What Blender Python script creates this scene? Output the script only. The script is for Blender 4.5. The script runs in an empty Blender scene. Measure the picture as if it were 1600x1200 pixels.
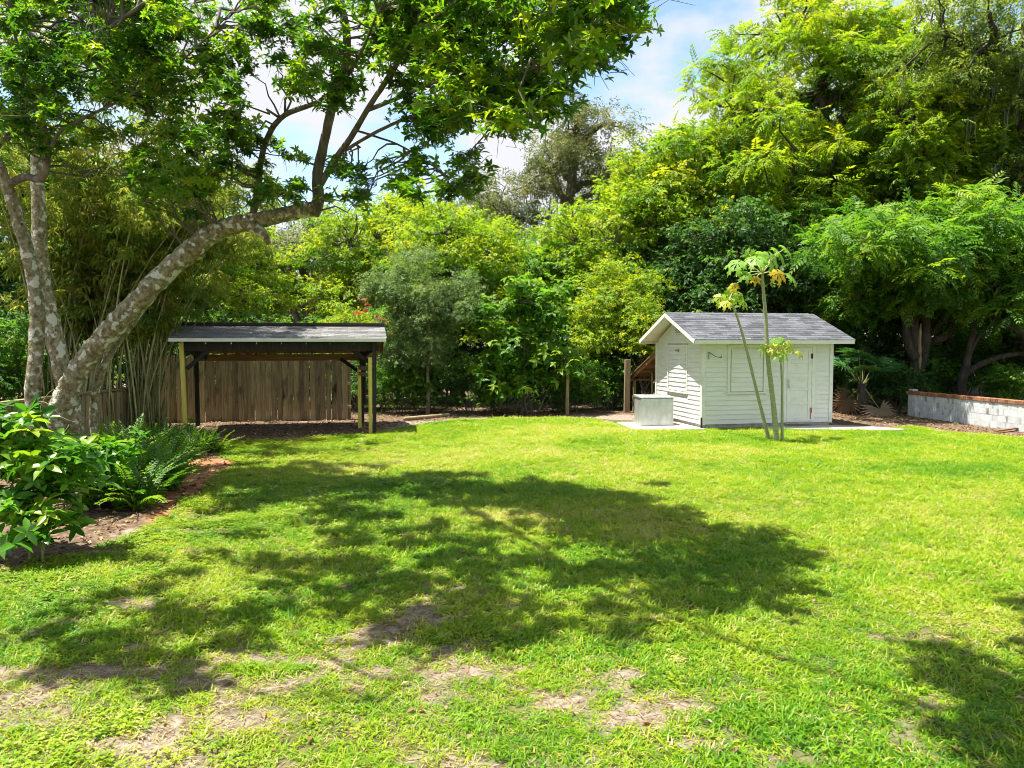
import bpy, math, random
import numpy as np
from mathutils import Vector, Matrix
random.seed(4)
rng = np.random.default_rng(11)
R = math.radians
scn = bpy.context.scene
COL = scn.collection

# ------------------------------------------------------------------ camera
F, CH, HOR = 1180.0, 2.12, 537.0           # focal length in photo pixels, eye height, horizon row
PITCH = math.atan((600 - HOR) / F)
cd = bpy.data.cameras.new('camera')
cam = bpy.data.objects.new('camera', cd); COL.objects.link(cam)
cam.location = (0, 0, CH)
cam.rotation_euler = (math.pi / 2 - PITCH, 0, 0)
cd.sensor_width = 36.0; cd.lens = 36.0 * F / 1600
cd.clip_start = 0.05; cd.clip_end = 3000
scn.camera = cam

# ------------------------------------------------------------------ sky and sun
SUN_EL, SUN_AZ = R(72.5), R(1)              # from the left, square to the view
SUN = Vector((-math.cos(SUN_EL) * math.cos(SUN_AZ), math.cos(SUN_EL) * math.sin(SUN_AZ), math.sin(SUN_EL)))
wd = bpy.data.worlds.new('World'); scn.world = wd; wd.use_nodes = True
nt = wd.node_tree; nt.nodes.clear()
def N(t, nt_=None, **kw):
    n = (nt_ or nt).nodes.new(t)
    for k, v in kw.items(): setattr(n, k, v)
    return n
out = N('ShaderNodeOutputWorld'); bg = N('ShaderNodeBackground'); bg.inputs[1].default_value = 0.11
sky = N('ShaderNodeTexSky', sky_type='NISHITA', sun_disc=False)
sky.sun_elevation = SUN_EL; sky.sun_rotation = R(-89); sky.altitude = 20; sky.air_density = 1.0; sky.dust_density = 0.6; sky.ozone_density = 1.5
tc = N('ShaderNodeTexCoord'); sp = N('ShaderNodeSeparateXYZ'); nt.links.new(tc.outputs['Generated'], sp.inputs[0])
mx = N('ShaderNodeMath', operation='MAXIMUM'); nt.links.new(sp.outputs[2], mx.inputs[0]); mx.inputs[1].default_value = 0.0
ad = N('ShaderNodeMath', operation='ADD'); nt.links.new(mx.outputs[0], ad.inputs[0]); ad.inputs[1].default_value = 0.25
dx = N('ShaderNodeMath', operation='DIVIDE'); nt.links.new(sp.outputs[0], dx.inputs[0]); nt.links.new(ad.outputs[0], dx.inputs[1])
dy = N('ShaderNodeMath', operation='DIVIDE'); nt.links.new(sp.outputs[1], dy.inputs[0]); nt.links.new(ad.outputs[0], dy.inputs[1])
cb = N('ShaderNodeCombineXYZ'); nt.links.new(dx.outputs[0], cb.inputs[0]); nt.links.new(dy.outputs[0], cb.inputs[1]); cb.inputs[2].default_value = 1.1
nz = N('ShaderNodeTexNoise'); nz.inputs['Scale'].default_value = 2.1; nz.inputs['Detail'].default_value = 9; nz.inputs['Roughness'].default_value = 0.52
nt.links.new(cb.outputs[0], nz.inputs['Vector'])
cr = N('ShaderNodeValToRGB'); cr.color_ramp.elements[0].position = 0.43; cr.color_ramp.elements[1].position = 0.53
nt.links.new(nz.outputs['Fac'], cr.inputs[0])
mxc = N('ShaderNodeMix', data_type='RGBA'); nt.links.new(cr.outputs[0], mxc.inputs[0])
nt.links.new(sky.outputs[0], mxc.inputs[6]); mxc.inputs[7].default_value = (3.2, 3.22, 3.4, 1)
nt.links.new(mxc.outputs[2], bg.inputs[0]); nt.links.new(bg.outputs[0], out.inputs[0])
ld = bpy.data.lights.new('sun', 'SUN'); ld.energy = 5.0; ld.angle = R(0.55); ld.color = (1.0, 0.955, 0.87)
sun = bpy.data.objects.new('sun', ld); COL.objects.link(sun); sun.location = (-10, 5, 30)
sun.rotation_euler = (-SUN).to_track_quat('-Z', 'Y').to_euler()
vs = scn.view_settings; vs.view_transform = 'Standard'; vs.look = 'None'; vs.gamma = 1.0; vs.exposure = 1.42; vs.use_curve_mapping = False
cy = scn.cycles; cy.max_bounces = 5; cy.diffuse_bounces = 3; cy.glossy_bounces = 1; cy.transmission_bounces = 4; cy.transparent_max_bounces = 4
cy.use_denoising = True; cy.denoising_prefilter = 'ACCURATE'; cy.pixel_filter_type = 'BLACKMAN_HARRIS'; cy.filter_width = 1.0; cy.caustics_reflective = False; cy.caustics_refractive = False; cy.sample_clamp_indirect = 6

# ------------------------------------------------------------------ pixels to places
def ray(px, py):
    u, v = (px - 800) / F, (600 - py) / F
    c, s = math.cos(PITCH), math.sin(PITCH)
    return Vector((u, c + v * s, v * c - s))
def G(px, py, z=0.0):                       # point on the ground under a photo pixel
    r = ray(px, py); t = (z - CH) / r.z
    return Vector((r.x * t, r.y * t, z))
def W(px, py, d):                           # point at distance d along y
    r = ray(px, py); t = d / r.y
    return Vector((r.x * t, d, CH + r.z * t))

# ------------------------------------------------------------------ helpers: noise, meshes, tags
def vnoise(x, y, seed=0):
    xi, yi = np.floor(x).astype(np.int64), np.floor(y).astype(np.int64)
    fx, fy = x - xi, y - yi
    fx = fx * fx * (3 - 2 * fx); fy = fy * fy * (3 - 2 * fy)
    def h(a, b):
        n = (a * 374761393 + b * 668265263 + seed * 974711) & 0x7fffffff
        n = ((n ^ (n >> 13)) * 1274126177) & 0x7fffffff
        return ((n ^ (n >> 16)) & 0xffff) / 65535.0
    return (h(xi, yi) * (1 - fx) + h(xi + 1, yi) * fx) * (1 - fy) + (h(xi, yi + 1) * (1 - fx) + h(xi + 1, yi + 1) * fx) * fy
def fbm(x, y, seed=0, oct=4):
    s, a, t = 0, 0.5, 0
    for i in range(oct):
        s = s + a * vnoise(x, y, seed + i); t += a; a *= 0.55; x = x * 2.03 + 5.1; y = y * 2.03 + 1.7
    return s / t
def nrm(a): return a / np.maximum(np.linalg.norm(a, axis=-1, keepdims=True), 1e-9)

class MB:
    """collects faces, builds one mesh object"""
    def __init__(s): s.v = []; s.f = []; s.t = []; s.n = 0; s.soft = False
    def add(s, v, f, tint=0.5):
        v = np.asarray(v, float).reshape(-1, 3)
        for fa in (f if isinstance(f, (list, tuple)) and len(f) and isinstance(f[0], np.ndarray) and f[0].ndim == 2 else [np.asarray(f, np.int64)]):
            s.f.append(np.asarray(fa, np.int64) + s.n)
        s.v.append(v); s.n += len(v)
        s.t.append(np.full(len(v), tint, float) if np.isscalar(tint) else np.asarray(tint, float))
    def box(s, lo, hi, M=None, bevel=0):
        x0, y0, z0 = lo; x1, y1, z1 = hi
        v = np.array([(x, y, z) for z in (z0, z1) for y in (y0, y1) for x in (x0, x1)], float)
        f = np.array([(0, 2, 3, 1), (4, 5, 7, 6), (0, 1, 5, 4), (2, 6, 7, 3), (0, 4, 6, 2), (1, 3, 7, 5)])
        if M is not None: v = np.array([M @ Vector(p) for p in v])
        s.add(v, f); return s
    def bar(s, a, b, w, h, up=(0, 0, 1)):
        a, b = Vector(a), Vector(b); x = (b - a); L = x.length; x.normalize()
        u = Vector(up); y = u.cross(x)
        if y.length < 1e-4: y = Vector((0, 1, 0)).cross(x)
        y.normalize(); z = x.cross(y)
        M = Matrix((x, y, z)).transposed().to_4x4(); M.translation = a
        return s.box((0, -w / 2, -h / 2), (L, w / 2, h / 2), M)
    def tube(s, pts, rad, seg=8, rough=0.0, cap=True, tint=0.5):
        P = np.asarray([tuple(p) for p in pts], float); n = len(P)
        rad = np.full(n, rad, float) if np.isscalar(rad) else np.asarray(rad, float)
        T = np.gradient(P, axis=0); T = nrm(T)
        ref = np.array([0, 0, 1.0]) if abs(T[0, 2]) < 0.9 else np.array([1.0, 0, 0])
        u = nrm(np.cross(T[0], ref)); U = [u]
        for i in range(1, n):
            u = U[-1] - T[i] * np.dot(U[-1], T[i]); U.append(nrm(u))
        U = np.array(U); V = np.cross(T, U)
        a = np.linspace(0, 2 * np.pi, seg, endpoint=False)
        rr = rad[:, None] * (1 + rough * (rng.random((n, seg)) - 0.5) * 2)
        v = P[:, None, :] + rr[..., None] * (np.cos(a)[None, :, None] * U[:, None, :] + np.sin(a)[None, :, None] * V[:, None, :])
        i = np.arange(n - 1)[:, None] * seg; j = np.arange(seg)[None, :]; j2 = (j + 1) % seg
        f = np.stack([i + j, i + j2, i + seg + j2, i + seg + j], -1).reshape(-1, 4)
        v = v.reshape(-1, 3)
        if cap:
            v = np.vstack([v, P[0] - T[0] * rad[0] * .2, P[-1] + T[-1] * rad[-1] * 0.5]); k = n * seg; jj = np.arange(seg)
            c0 = np.stack([np.full(seg, k), (jj + 1) % seg, jj], -1); c1 = np.stack([np.full(seg, k + 1), (n - 1) * seg + jj, (n - 1) * seg + (jj + 1) % seg], -1)
            s.add(v, [f, c0, c1], tint)
        else: s.add(v, f, tint)
        return s
    def scatter(s, tm, P, X, Nn, S, tint):
        tv, tf = tm; s.soft = True
        X = nrm(X); Z = nrm(Nn - X * np.sum(Nn * X, 1, keepdims=True)); Y = np.cross(Z, X)
        S = np.broadcast_to(np.asarray(S, float), (len(P),))
        v = P[:, None, :] + S[:, None, None] * (tv[None, :, 0, None] * X[:, None] + tv[None, :, 1, None] * Y[:, None] + tv[None, :, 2, None] * Z[:, None])
        k = len(tv); f = (tf[None] + (np.arange(len(P)) * k)[:, None, None]).reshape(-1, tf.shape[1])
        s.add(v.reshape(-1, 3), f, np.repeat(np.broadcast_to(tint, (len(P),)), k))
    def build(s, name, mat, parent=None, smooth=False):
        me = bpy.data.meshes.new(name)
        if s.v:
            v = np.vstack(s.v).astype(np.float32)
            cnt = np.concatenate([np.full(len(f), f.shape[1]) for f in s.f]); idx = np.concatenate([f.ravel() for f in s.f])
            me.vertices.add(len(v)); me.vertices.foreach_set('co', v.ravel())
            me.loops.add(len(idx)); me.loops.foreach_set('vertex_index', idx.astype(np.int32))
            me.polygons.add(len(cnt)); st = np.concatenate([[0], np.cumsum(cnt)[:-1]])
            me.polygons.foreach_set('loop_start', st.astype(np.int32))
            me.polygons.foreach_set('use_smooth', np.full(len(cnt), bool(smooth or s.soft)))
            me.update(calc_edges=True)
            at = me.attributes.new('tint', 'FLOAT', 'POINT'); at.data.foreach_set('value', np.concatenate(s.t).astype(np.float32))
            me.validate()
        o = bpy.data.objects.new(name, me); COL.objects.link(o)
        if mat: me.materials.append(mat)
        if parent: o.parent = parent
        return o
def bevel(o, w=0.006, seg=1):
    m = o.modifiers.new('bevel', 'BEVEL'); m.width = w; m.segments = seg; m.limit_method = 'ANGLE'; return o
def tag(o, label=None, cat=None, group=None, kind=None):
    for k, v in (('label', label), ('category', cat), ('group', group), ('kind', kind)):
        if v: o[k] = v
    return o
def empty(name, loc, rz=0, label=None, cat=None, group=None):
    o = bpy.data.objects.new(name, None); COL.objects.link(o); o.location = loc; o.rotation_euler = (0, 0, rz); o.empty_display_size = .2
    return tag(o, label, cat, group)
def copy_tree(o, parent=None):
    c = o.copy(); COL.objects.link(c); c.parent = parent
    for ch in list(o.children):
        copy_tree(ch, c)
    return c
def inst(o, parent, loc, rot=(0, 0, 0), scl=(1, 1, 1)):
    c = o.copy(); COL.objects.link(c); c.parent = parent; c.location = loc; c.rotation_euler = rot; c.scale = scl; return c
def boxo(name, lo, hi, mat, parent, bev=0.005):
    o = MB().box(lo, hi).build(name, mat, parent)
    return bevel(o, bev) if bev else o
def baro(name, a, b, w, h, mat, parent, up=(0, 0, 1), bev=0.005):
    o = MB().bar(a, b, w, h, up).build(name, mat, parent)
    return bevel(o, bev) if bev else o

# ------------------------------------------------------------------ materials
def newmat(name):
    m = bpy.data.materials.new(name); m.use_nodes = True; t = m.node_tree; t.nodes.clear()
    o = t.nodes.new('ShaderNodeOutputMaterial'); return m, t, o
def ramp(t, stops):
    n = t.nodes.new('ShaderNodeValToRGB'); e = n.color_ramp.elements
    while len(e) < len(stops): e.new(0.5)
    for el, (p, c) in zip(e, stops): el.position = p; el.color = (*c, 1)
    return n
def leafmat(name, cols, rough=0.5, trans=0.4, tcol=(1.0, 1.0, 0.6), spec=0.35, inst_attr=False):
    m, t, o = newmat(name)
    a = t.nodes.new('ShaderNodeAttribute'); a.attribute_name = 'tint'; a.attribute_type = 'INSTANCER' if inst_attr else 'GEOMETRY'
    k = len(cols); r = ramp(t, [(i / (k - 1), c) for i, c in enumerate(cols)]); t.links.new(a.outputs['Fac'], r.inputs[0])
    p = t.nodes.new('ShaderNodeBsdfPrincipled'); t.links.new(r.outputs[0], p.inputs['Base Color'])
    p.inputs['Roughness'].default_value = rough; p.inputs['Specular IOR Level'].default_value = spec
    tr = t.nodes.new('ShaderNodeBsdfTranslucent')
    mu = t.nodes.new('ShaderNodeMix'); mu.data_type = 'RGBA'; mu.blend_type = 'MULTIPLY'; mu.inputs[0].default_value = 1
    t.links.new(r.outputs[0], mu.inputs[6]); mu.inputs[7].default_value = (*[c * 1.7 for c in tcol], 1); t.links.new(mu.outputs[2], tr.inputs[0])
    mi = t.nodes.new('ShaderNodeMixShader'); mi.inputs[0].default_value = trans
    t.links.new(p.outputs[0], mi.inputs[1]); t.links.new(tr.outputs[0], mi.inputs[2]); t.links.new(mi.outputs[0], o.inputs[0])
    return m
def surf(name, stops, scale=(1, 1, 1), nscale=4, detail=6, rough=0.8, bump=0.3, bdist=0.02, rnd=0.0, spec=0.3, metal=0.0, second=None, dist=0.0):
    """noise coloured surface in object space; rnd shifts by object"""
    m, t, o = newmat(name); L = t.links.new
    tc = t.nodes.new('ShaderNodeTexCoord'); mp = t.nodes.new('ShaderNodeMapping'); mp.inputs['Scale'].default_value = scale
    oi = t.nodes.new('ShaderNodeObjectInfo')
    mm = t.nodes.new('ShaderNodeVectorMath'); mm.operation = 'SCALE'; mm.inputs[0].default_value = (17, 31, 23); L(oi.outputs['Random'], mm.inputs['Scale'])
    L(tc.outputs['Object'], mp.inputs[0]); L(mm.outputs[0], mp.inputs['Location'])
    n = t.nodes.new('ShaderNodeTexNoise'); n.inputs['Scale'].default_value = nscale; n.inputs['Detail'].default_value = detail; n.inputs['Roughness'].default_value = 0.62
    n.inputs['Distortion'].default_value = dist
    L(mp.outputs[0], n.inputs['Vector'])
    r = ramp(t, stops); L(n.outputs['Fac'], r.inputs[0]); col = r.outputs[0]
    if second:                              # (stops, noise scale, scale vector) darker stains or lichen multiplied or mixed over
        st2, ns2, sc2, thr = second
        mp2 = t.nodes.new('ShaderNodeMapping'); mp2.inputs['Scale'].default_value = sc2; L(tc.outputs['Object'], mp2.inputs[0]); L(mm.outputs[0], mp2.inputs['Location'])
        n2 = t.nodes.new('ShaderNodeTexNoise'); n2.inputs['Scale'].default_value = ns2; n2.inputs['Detail'].default_value = 4; L(mp2.outputs[0], n2.inputs['Vector'])
        r2 = ramp(t, [(thr[0], (0, 0, 0)), (thr[1], (1, 1, 1))]); L(n2.outputs['Fac'], r2.inputs[0])
        mi = t.nodes.new('ShaderNodeMix'); mi.data_type = 'RGBA'; L(r2.outputs[0], mi.inputs[0]); L(col, mi.inputs[6]); mi.inputs[7].default_value = (*st2, 1); col = mi.outputs[2]
    if rnd:
        hs = t.nodes.new('ShaderNodeHueSaturation'); ma = t.nodes.new('ShaderNodeMapRange'); L(oi.outputs['Random'], ma.inputs[0])
        ma.inputs[3].default_value = 1 - rnd; ma.inputs[4].default_value = 1 + rnd; L(ma.outputs[0], hs.inputs['Value']); L(col, hs.inputs['Color']); col = hs.outputs[0]
    p = t.nodes.new('ShaderNodeBsdfPrincipled'); L(col, p.inputs['Base Color']); p.inputs['Roughness'].default_value = rough
    p.inputs['Specular IOR Level'].default_value = spec; p.inputs['Metallic'].default_value = metal
    if bump:
        b = t.nodes.new('ShaderNodeBump'); b.inputs['Strength'].default_value = bump; b.inputs['Distance'].default_value = bdist
        L(n.outputs['Fac'], b.inputs['Height']); L(b.outputs[0], p.inputs['Normal'])
    L(p.outputs[0], o.inputs[0]); return m

M = {}
M['hero_leaf'] = leafmat('hero_leaf', [(.028, .085, .012), (.06, .155, .014), (.12, .235, .016), (.27, .34, .02)], .38, .5, (.95, 1.0, .35), .5)
M['ygreen'] = leafmat('yellow_green_leaf', [(.06, .15, .010), (.13, .24, .012), (.23, .32, .014), (.34, .37, .016)], .5, .5, (1, 1, .5))
M['green'] = leafmat('green_leaf', [(.035, .11, .014), (.07, .18, .018), (.125, .25, .02), (.23, .32, .022)], .5, .5, (1, 1, .5))
M['olive'] = leafmat('olive_leaf', [(.06, .085, .035), (.10, .125, .045), (.15, .17, .055), (.20, .20, .07)], .6, .35, (1, 1, .7))
M['mossy'] = leafmat('mossy_tree_leaf', [(.06, .11, .025), (.11, .17, .03), (.18, .24, .035), (.25, .29, .05)], .55, .42, (1, 1, .6))
M['pale'] = leafmat('pale_leaf', [(.09, .12, .07), (.14, .17, .09), (.19, .22, .09), (.24, .25, .10)], .6, .4, (1, 1, .75))
M['dark'] = leafmat('dark_leaf', [(.018, .05, .014), (.032, .085, .02), (.055, .135, .026), (.10, .20, .03)], .5, .4, (1, 1, .5), .3)
M['grey'] = leafmat('grey_green_leaf', [(.06, .115, .04), (.10, .17, .055), (.15, .225, .075), (.21, .28, .09)], .45, .35, (1, 1, .6))
M['gold'] = leafmat('golden_leaf', [(.08, .18, .010), (.16, .27, .012), (.27, .34, .012), (.36, .37, .015)], .5, .5, (1, 1, .5))
M['broad'] = leafmat('broad_leaf', [(.035, .12, .014), (.065, .20, .018), (.12, .28, .022), (.27, .37, .03)], .33, .4, (1, 1, .4), .55)
M['fern'] = leafmat('fern_leaf', [(.03, .11, .010), (.07, .20, .015), (.15, .28, .018), (.32, .32, .025)], .45, .42, (1, 1, .45))
M['bamboo_leaf'] = leafmat('bamboo_leaf', [(.06, .13, .02), (.13, .20, .025), (.22, .28, .035), (.34, .33, .07)], .5, .45, (1, 1, .55))
M['papaya_leaf'] = leafmat('papaya_leaf', [(.14, .30, .03), (.21, .37, .04), (.36, .40, .025), (.55, .36, .02)], .45, .42, (1, 1, .5))
M['palm'] = leafmat('palm_leaf', [(.02, .09, .025), (.045, .15, .04), (.075, .20, .05), (.10, .24, .06)], .4, .3, (1, 1, .6))
M['dead'] = leafmat('dead_leaf', [(.10, .06, .03), (.20, .13, .07), (.30, .21, .12), (.40, .31, .2)], .8, .2, (1, .9, .7))
M['moss'] = leafmat('spanish_moss', [(.10, .11, .08), (.15, .16, .12), (.20, .21, .16), (.25, .26, .2)], .9, .3, (1, 1, .9))
M['bract'] = leafmat('red_bract', [(.38, .03, .08), (.46, .07, .11), (.5, .14, .12), (.45, .22, .1)], .6, .45, (1, .6, .6))
M['grass'] = leafmat('grass_blade', [(.04, .14, .006), (.08, .22, .005), (.18, .31, .006), (.31, .37, .012), (.43, .38, .17)], .45, .38, (1, 1, .4), .3, True)
BK = [(.25, (.05, .042, .03)), (.5, (.13, .11, .085)), (.75, (.24, .22, .18))]
M['bark_lichen'] = surf('lichen_bark', [(.28, (.06, .05, .025)), (.45, (.18, .155, .08)), (.62, (.33, .30, .19)), (.8, (.46, .44, .33))], (1, 1, .8), 15, 10, .92, 1.0, .05,
                        second=((.55, .56, .46), 8, (1, 1, 1), (.54, .60)))
M['bark'] = surf('grey_bark', BK, (1, 1, .3), 9, 8, .95, .9, .03)
M['bark_dark'] = surf('dark_bark', [(.3, (.025, .02, .015)), (.7, (.10, .085, .065))], (1, 1, .3), 9, 8, .95, .9, .03)
M['culm'] = surf('bamboo_culm', [(.3, (.12, .14, .04)), (.5, (.28, .27, .11)), (.7, (.46, .42, .24))], (1, 1, .4), 5, 4, .6, .1, rnd=.35)
M['stem'] = surf('papaya_stem', [(.3, (.20, .22, .09)), (.7, (.36, .36, .20))], (1, 1, 6), 12, 4, .7, .4, .01)
M['greenstem'] = surf('green_stem', [(.3, (.14, .16, .05)), (.7, (.27, .26, .12))], (1, 1, 3), 12, 4, .7, .3, .01)
M['white'] = surf('white_paint', [(.2, (.54, .53, .47)), (.42, (.66, .655, .60)), (.7, (.70, .695, .65))], (.6, .6, 1.5), 3, 7, .6, .12, .004, second=((.55, .53, .45), 2.0, (.5, .5, 3), (.6, .78)))
M['trim'] = surf('white_trim', [(.2, (.56, .55, .49)), (.5, (.68, .675, .62)), (.8, (.71, .705, .66))], (1, 1, 1), 5, 6, .55, .12, .004)
M['shingle'] = surf('grey_shingle', [(.25, (.045, .048, .055)), (.5, (.085, .09, .10)), (.75, (.15, .152, .16))], (1, 1, 1), 26, 8, .95, .5, .006, rnd=.4)
M['shingle_c'] = surf('faded_shingle', [(.25, (.085, .083, .08)), (.5, (.16, .158, .152)), (.75, (.26, .255, .245))], (1, 1, 1), 22, 8, .95, .5, .006, rnd=.25)
M['fence'] = surf('weathered_board', [(.2, (.10, .075, .035)), (.45, (.26, .20, .10)), (.7, (.40, .325, .18))], (14, 14, .9), 2.2, 7, .9, .35, .006, rnd=.34,
                  second=((.03, .026, .018), 2.4, (1.5, 1.5, .7), (.56, .75)))
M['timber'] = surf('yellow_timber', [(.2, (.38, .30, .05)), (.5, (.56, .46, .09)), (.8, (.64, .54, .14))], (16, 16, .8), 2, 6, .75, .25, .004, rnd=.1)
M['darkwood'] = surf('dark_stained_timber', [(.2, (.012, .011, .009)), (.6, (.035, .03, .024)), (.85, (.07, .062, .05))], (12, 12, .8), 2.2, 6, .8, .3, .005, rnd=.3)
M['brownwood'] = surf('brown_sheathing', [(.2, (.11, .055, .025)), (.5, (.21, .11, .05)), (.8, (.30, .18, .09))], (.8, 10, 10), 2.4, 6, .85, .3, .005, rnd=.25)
M['postwood'] = surf('post_timber', [(.2, (.13, .09, .05)), (.5, (.26, .20, .11)), (.8, (.38, .31, .18))], (10, 10, .9), 2.2, 6, .85, .35, .006, rnd=.2)
M['concrete'] = surf('concrete', [(.25, (.30, .27, .23)), (.5, (.46, .43, .38)), (.8, (.56, .53, .48))], (1, 1, 1), 5, 9, .9, .3, .006, second=((.22, .19, .15), 1.8, (1, 1, 1), (.58, .72)))
M['foundation'] = surf('foundation', [(.25, (.16, .14, .12)), (.5, (.33, .30, .26)), (.8, (.46, .43, .38))], (1, 1, 1), 8, 8, .9, .6, .02)
M['zinc'] = surf('galvanised_sheet', [(.3, (.44, .45, .45)), (.5, (.54, .55, .54)), (.7, (.62, .63, .62))], (1, 1, .5), 9, 5, .42, .06, .003, metal=.65, spec=.5)
M['metal_dark'] = surf('dark_metal', [(.3, (.02, .02, .02)), (.7, (.07, .06, .05))], rough=.6, bump=.1, metal=.6)  # real fittings, and the sheets painting shade in the shutter gaps
M['steel'] = surf('bright_steel', [(.3, (.5, .5, .5)), (.7, (.7, .7, .7))], rough=.4, bump=0, metal=.8)
M['rust'] = surf('rust', [(.3, (.20, .07, .03)), (.7, (.42, .20, .09))], nscale=20, rough=.9, bump=.4)
M['redpaint'] = surf('red_paint', [(.3, (.38, .06, .03)), (.7, (.52, .11, .06))], nscale=12, rough=.6, bump=.1)
M['hosegreen'] = surf('green_plastic', [(.3, (.02, .07, .06)), (.7, (.04, .12, .10))], nscale=12, rough=.5, bump=.1)
M['block'] = surf('painted_block', [(.25, (.38, .40, .40)), (.5, (.54, .57, .575)), (.75, (.62, .645, .65))], (1, 1, .6), 4.5, 8, .85, .35, .008, rnd=.02, second=((.13, .135, .12), 3.2, (2.2, 2.2, .5), (.54, .78)))
M['brick'] = surf('cap_brick', [(.25, (.16, .065, .035)), (.5, (.30, .13, .065)), (.8, (.42, .22, .12))], nscale=14, rough=.9, bump=.5, bdist=.008, rnd=.3)
M['mortar'] = surf('mortar', [(.3, (.22, .20, .17)), (.7, (.36, .34, .30))], nscale=20, rough=.95, bump=.4)
M['litter_leaf'] = leafmat('litter_leaf', [(.09, .05, .025), (.19, .11, .055), (.32, .21, .11), (.46, .36, .24)], .8, .12, (1, .9, .7))
M['wire'] = surf('fence_wire', [(.3, (.18, .18, .17)), (.7, (.3, .3, .29))], rough=.6, bump=0, metal=.7)

# ------------------------------------------------------------------ ground
def poly_px(pts): return np.array([tuple(G(*p))[:2] for p in pts])
def inside(px, py, poly):
    c = np.zeros(px.shape, bool); n = len(poly); j = n - 1
    for i in range(n):
        xi, yi = poly[i]; xj, yj = poly[j]
        k = ((yi > py) != (yj > py)) & (px < (xj - xi) * (py - yi) / (yj - yi + 1e-12) + xi)
        c ^= k; j = i
    return c
bed = np.vstack([[(-60, 1.0), (-6.5, 4.2)], poly_px([(-60, 925), (0, 893), (120, 868), (235, 818), (320, 770), (375, 728), (345, 705), (350, 692), (450, 689), (590, 679), (640, 668), (720, 657), (860, 652), (985, 656), (1010, 662)]), [(4.0, 20), (7.0, 22.6)],
                 poly_px([(1295, 661), (1360, 672), (1430, 668), (1500, 676), (1600, 684), (1750, 705), (2100, 740)]), [(60, 12), (60, 90), (-60, 90)]])
mulchP = poly_px([(235, 815), (262, 735), (300, 715), (360, 712), (392, 735), (360, 765), (300, 800), (260, 822)])
sandP = poly_px([(590, 682), (620, 660), (760, 650), (1010, 648), (1010, 664), (860, 656), (720, 663), (650, 676)])
def bare_mask(x, y):
    """0 turf .. 1 bare earth"""
    wx = x + (fbm(x * 1.7, y * 1.7, 3) - .5) * .8; wy = y + (fbm(x * 1.7, y * 1.7, 9) - .5) * .8
    m = inside(wx, wy, bed).astype(float)
    near = np.clip((7.2 - y) / 3.0, 0, 1) * np.clip((2.4 - x) / 2.4, .1, 1)
    spots = .6 * fbm(x * 1.3 + 3, y * 1.5, 21, 4) + .4 * fbm(x * 4.2, y * 4.6, 25, 3)
    m = np.maximum(m, np.clip((spots - (.675 - .235 * near)) / .15, 0, 1) * .96)
    left = np.clip((-2.2 - x) / 2.0, 0, 1) * np.clip((12 - y) / 3, 0, 1)
    sp2 = .65 * fbm(x * 1.0 + 13, y * 2.6, 41, 4) + .35 * fbm(x * 4.2, y * 5.6, 45, 3)
    return np.maximum(m, np.clip((sp2 - (.665 - .15 * left)) / .12, 0, 1) * .95)
def gz(x, y): return (fbm(x * .35, y * .35, 5, 3) - .5) * .05 + (fbm(x * 2.5, y * 2.5, 6, 2) - .5) * .02 - .005
def axis(a, b, step, far):
    mid = np.arange(a, b + 1e-6, step); ext = np.array([.6, 2, 5, 12, 30, 80, 200, far])
    return np.concatenate([a - ext[::-1], mid, b + ext])
gx = axis(-14, 18, .13, 600); gy = axis(0, 27, .13, 700)
X, Y = np.meshgrid(gx, gy); fine = (X > -14.1) & (X < 18.1) & (Y > -.1) & (Y < 27.1)
Z = np.where(fine, gz(X, Y), -.01)
gb = MB(); nxg = len(gx); i = np.arange(len(gy) - 1)[:, None] * nxg; j = np.arange(nxg - 1)[None]
gb.add(np.stack([X, Y, Z], -1).reshape(-1, 3), np.stack([i + j, i + j + 1, i + nxg + j + 1, i + nxg + j], -1).reshape(-1, 4))
ground = gb.build('ground', None, smooth=True); tag(ground, kind='structure')
me = ground.data
bm_ = bare_mask(X.ravel(), Y.ravel()); me.attributes.new('bare', 'FLOAT', 'POINT').data.foreach_set('value', bm_.astype(np.float32))
wxx = X + (fbm(X * 2, Y * 2, 31) - .5) * .7; wyy = Y + (fbm(X * 2, Y * 2, 32) - .5) * .7
me.attributes.new('mulch', 'FLOAT', 'POINT').data.foreach_set('value', inside(wxx.ravel(), wyy.ravel(), mulchP).astype(np.float32))
inb = inside(wxx.ravel(), wyy.ravel(), bed).astype(float); ins = inside(wxx.ravel(), wyy.ravel(), sandP).astype(float)
me.attributes.new('litter', 'FLOAT', 'POINT').data.foreach_set('value', (inb * (1 - ins)).astype(np.float32))
m, t, o = newmat('ground_earth_and_turf'); L = t.links.new
def att(n): a = t.nodes.new('ShaderNodeAttribute'); a.attribute_name = n; return a.outputs['Fac']
tcg = t.nodes.new('ShaderNodeTexCoord')
def tnoise(s, d=6): n = t.nodes.new('ShaderNodeTexNoise'); n.inputs['Scale'].default_value = s; n.inputs['Detail'].default_value = d; n.inputs['Roughness'].default_value = .65; L(tcg.outputs['Object'], n.inputs['Vector']); return n.outputs['Fac']
def mixc(f, a, b):
    n = t.nodes.new('ShaderNodeMix'); n.data_type = 'RGBA'; L(f, n.inputs[0]); L(a, n.inputs[6]); L(b, n.inputs[7]); return n.outputs[2]
def rp(f, st): r = ramp(t, st); L(f, r.inputs[0]); return r.outputs[0]
thatch = rp(tnoise(9), [(.3, (.045, .05, .018)), (.5, (.09, .095, .03)), (.7, (.17, .15, .06))])
sand = rp(tnoise(14, 8), [(.28, (.09, .07, .05)), (.48, (.22, .175, .135)), (.7, (.36, .30, .25))])
lit = rp(tnoise(11, 8), [(.28, (.045, .03, .018)), (.5, (.13, .085, .055)), (.72, (.27, .20, .14))])
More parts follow.
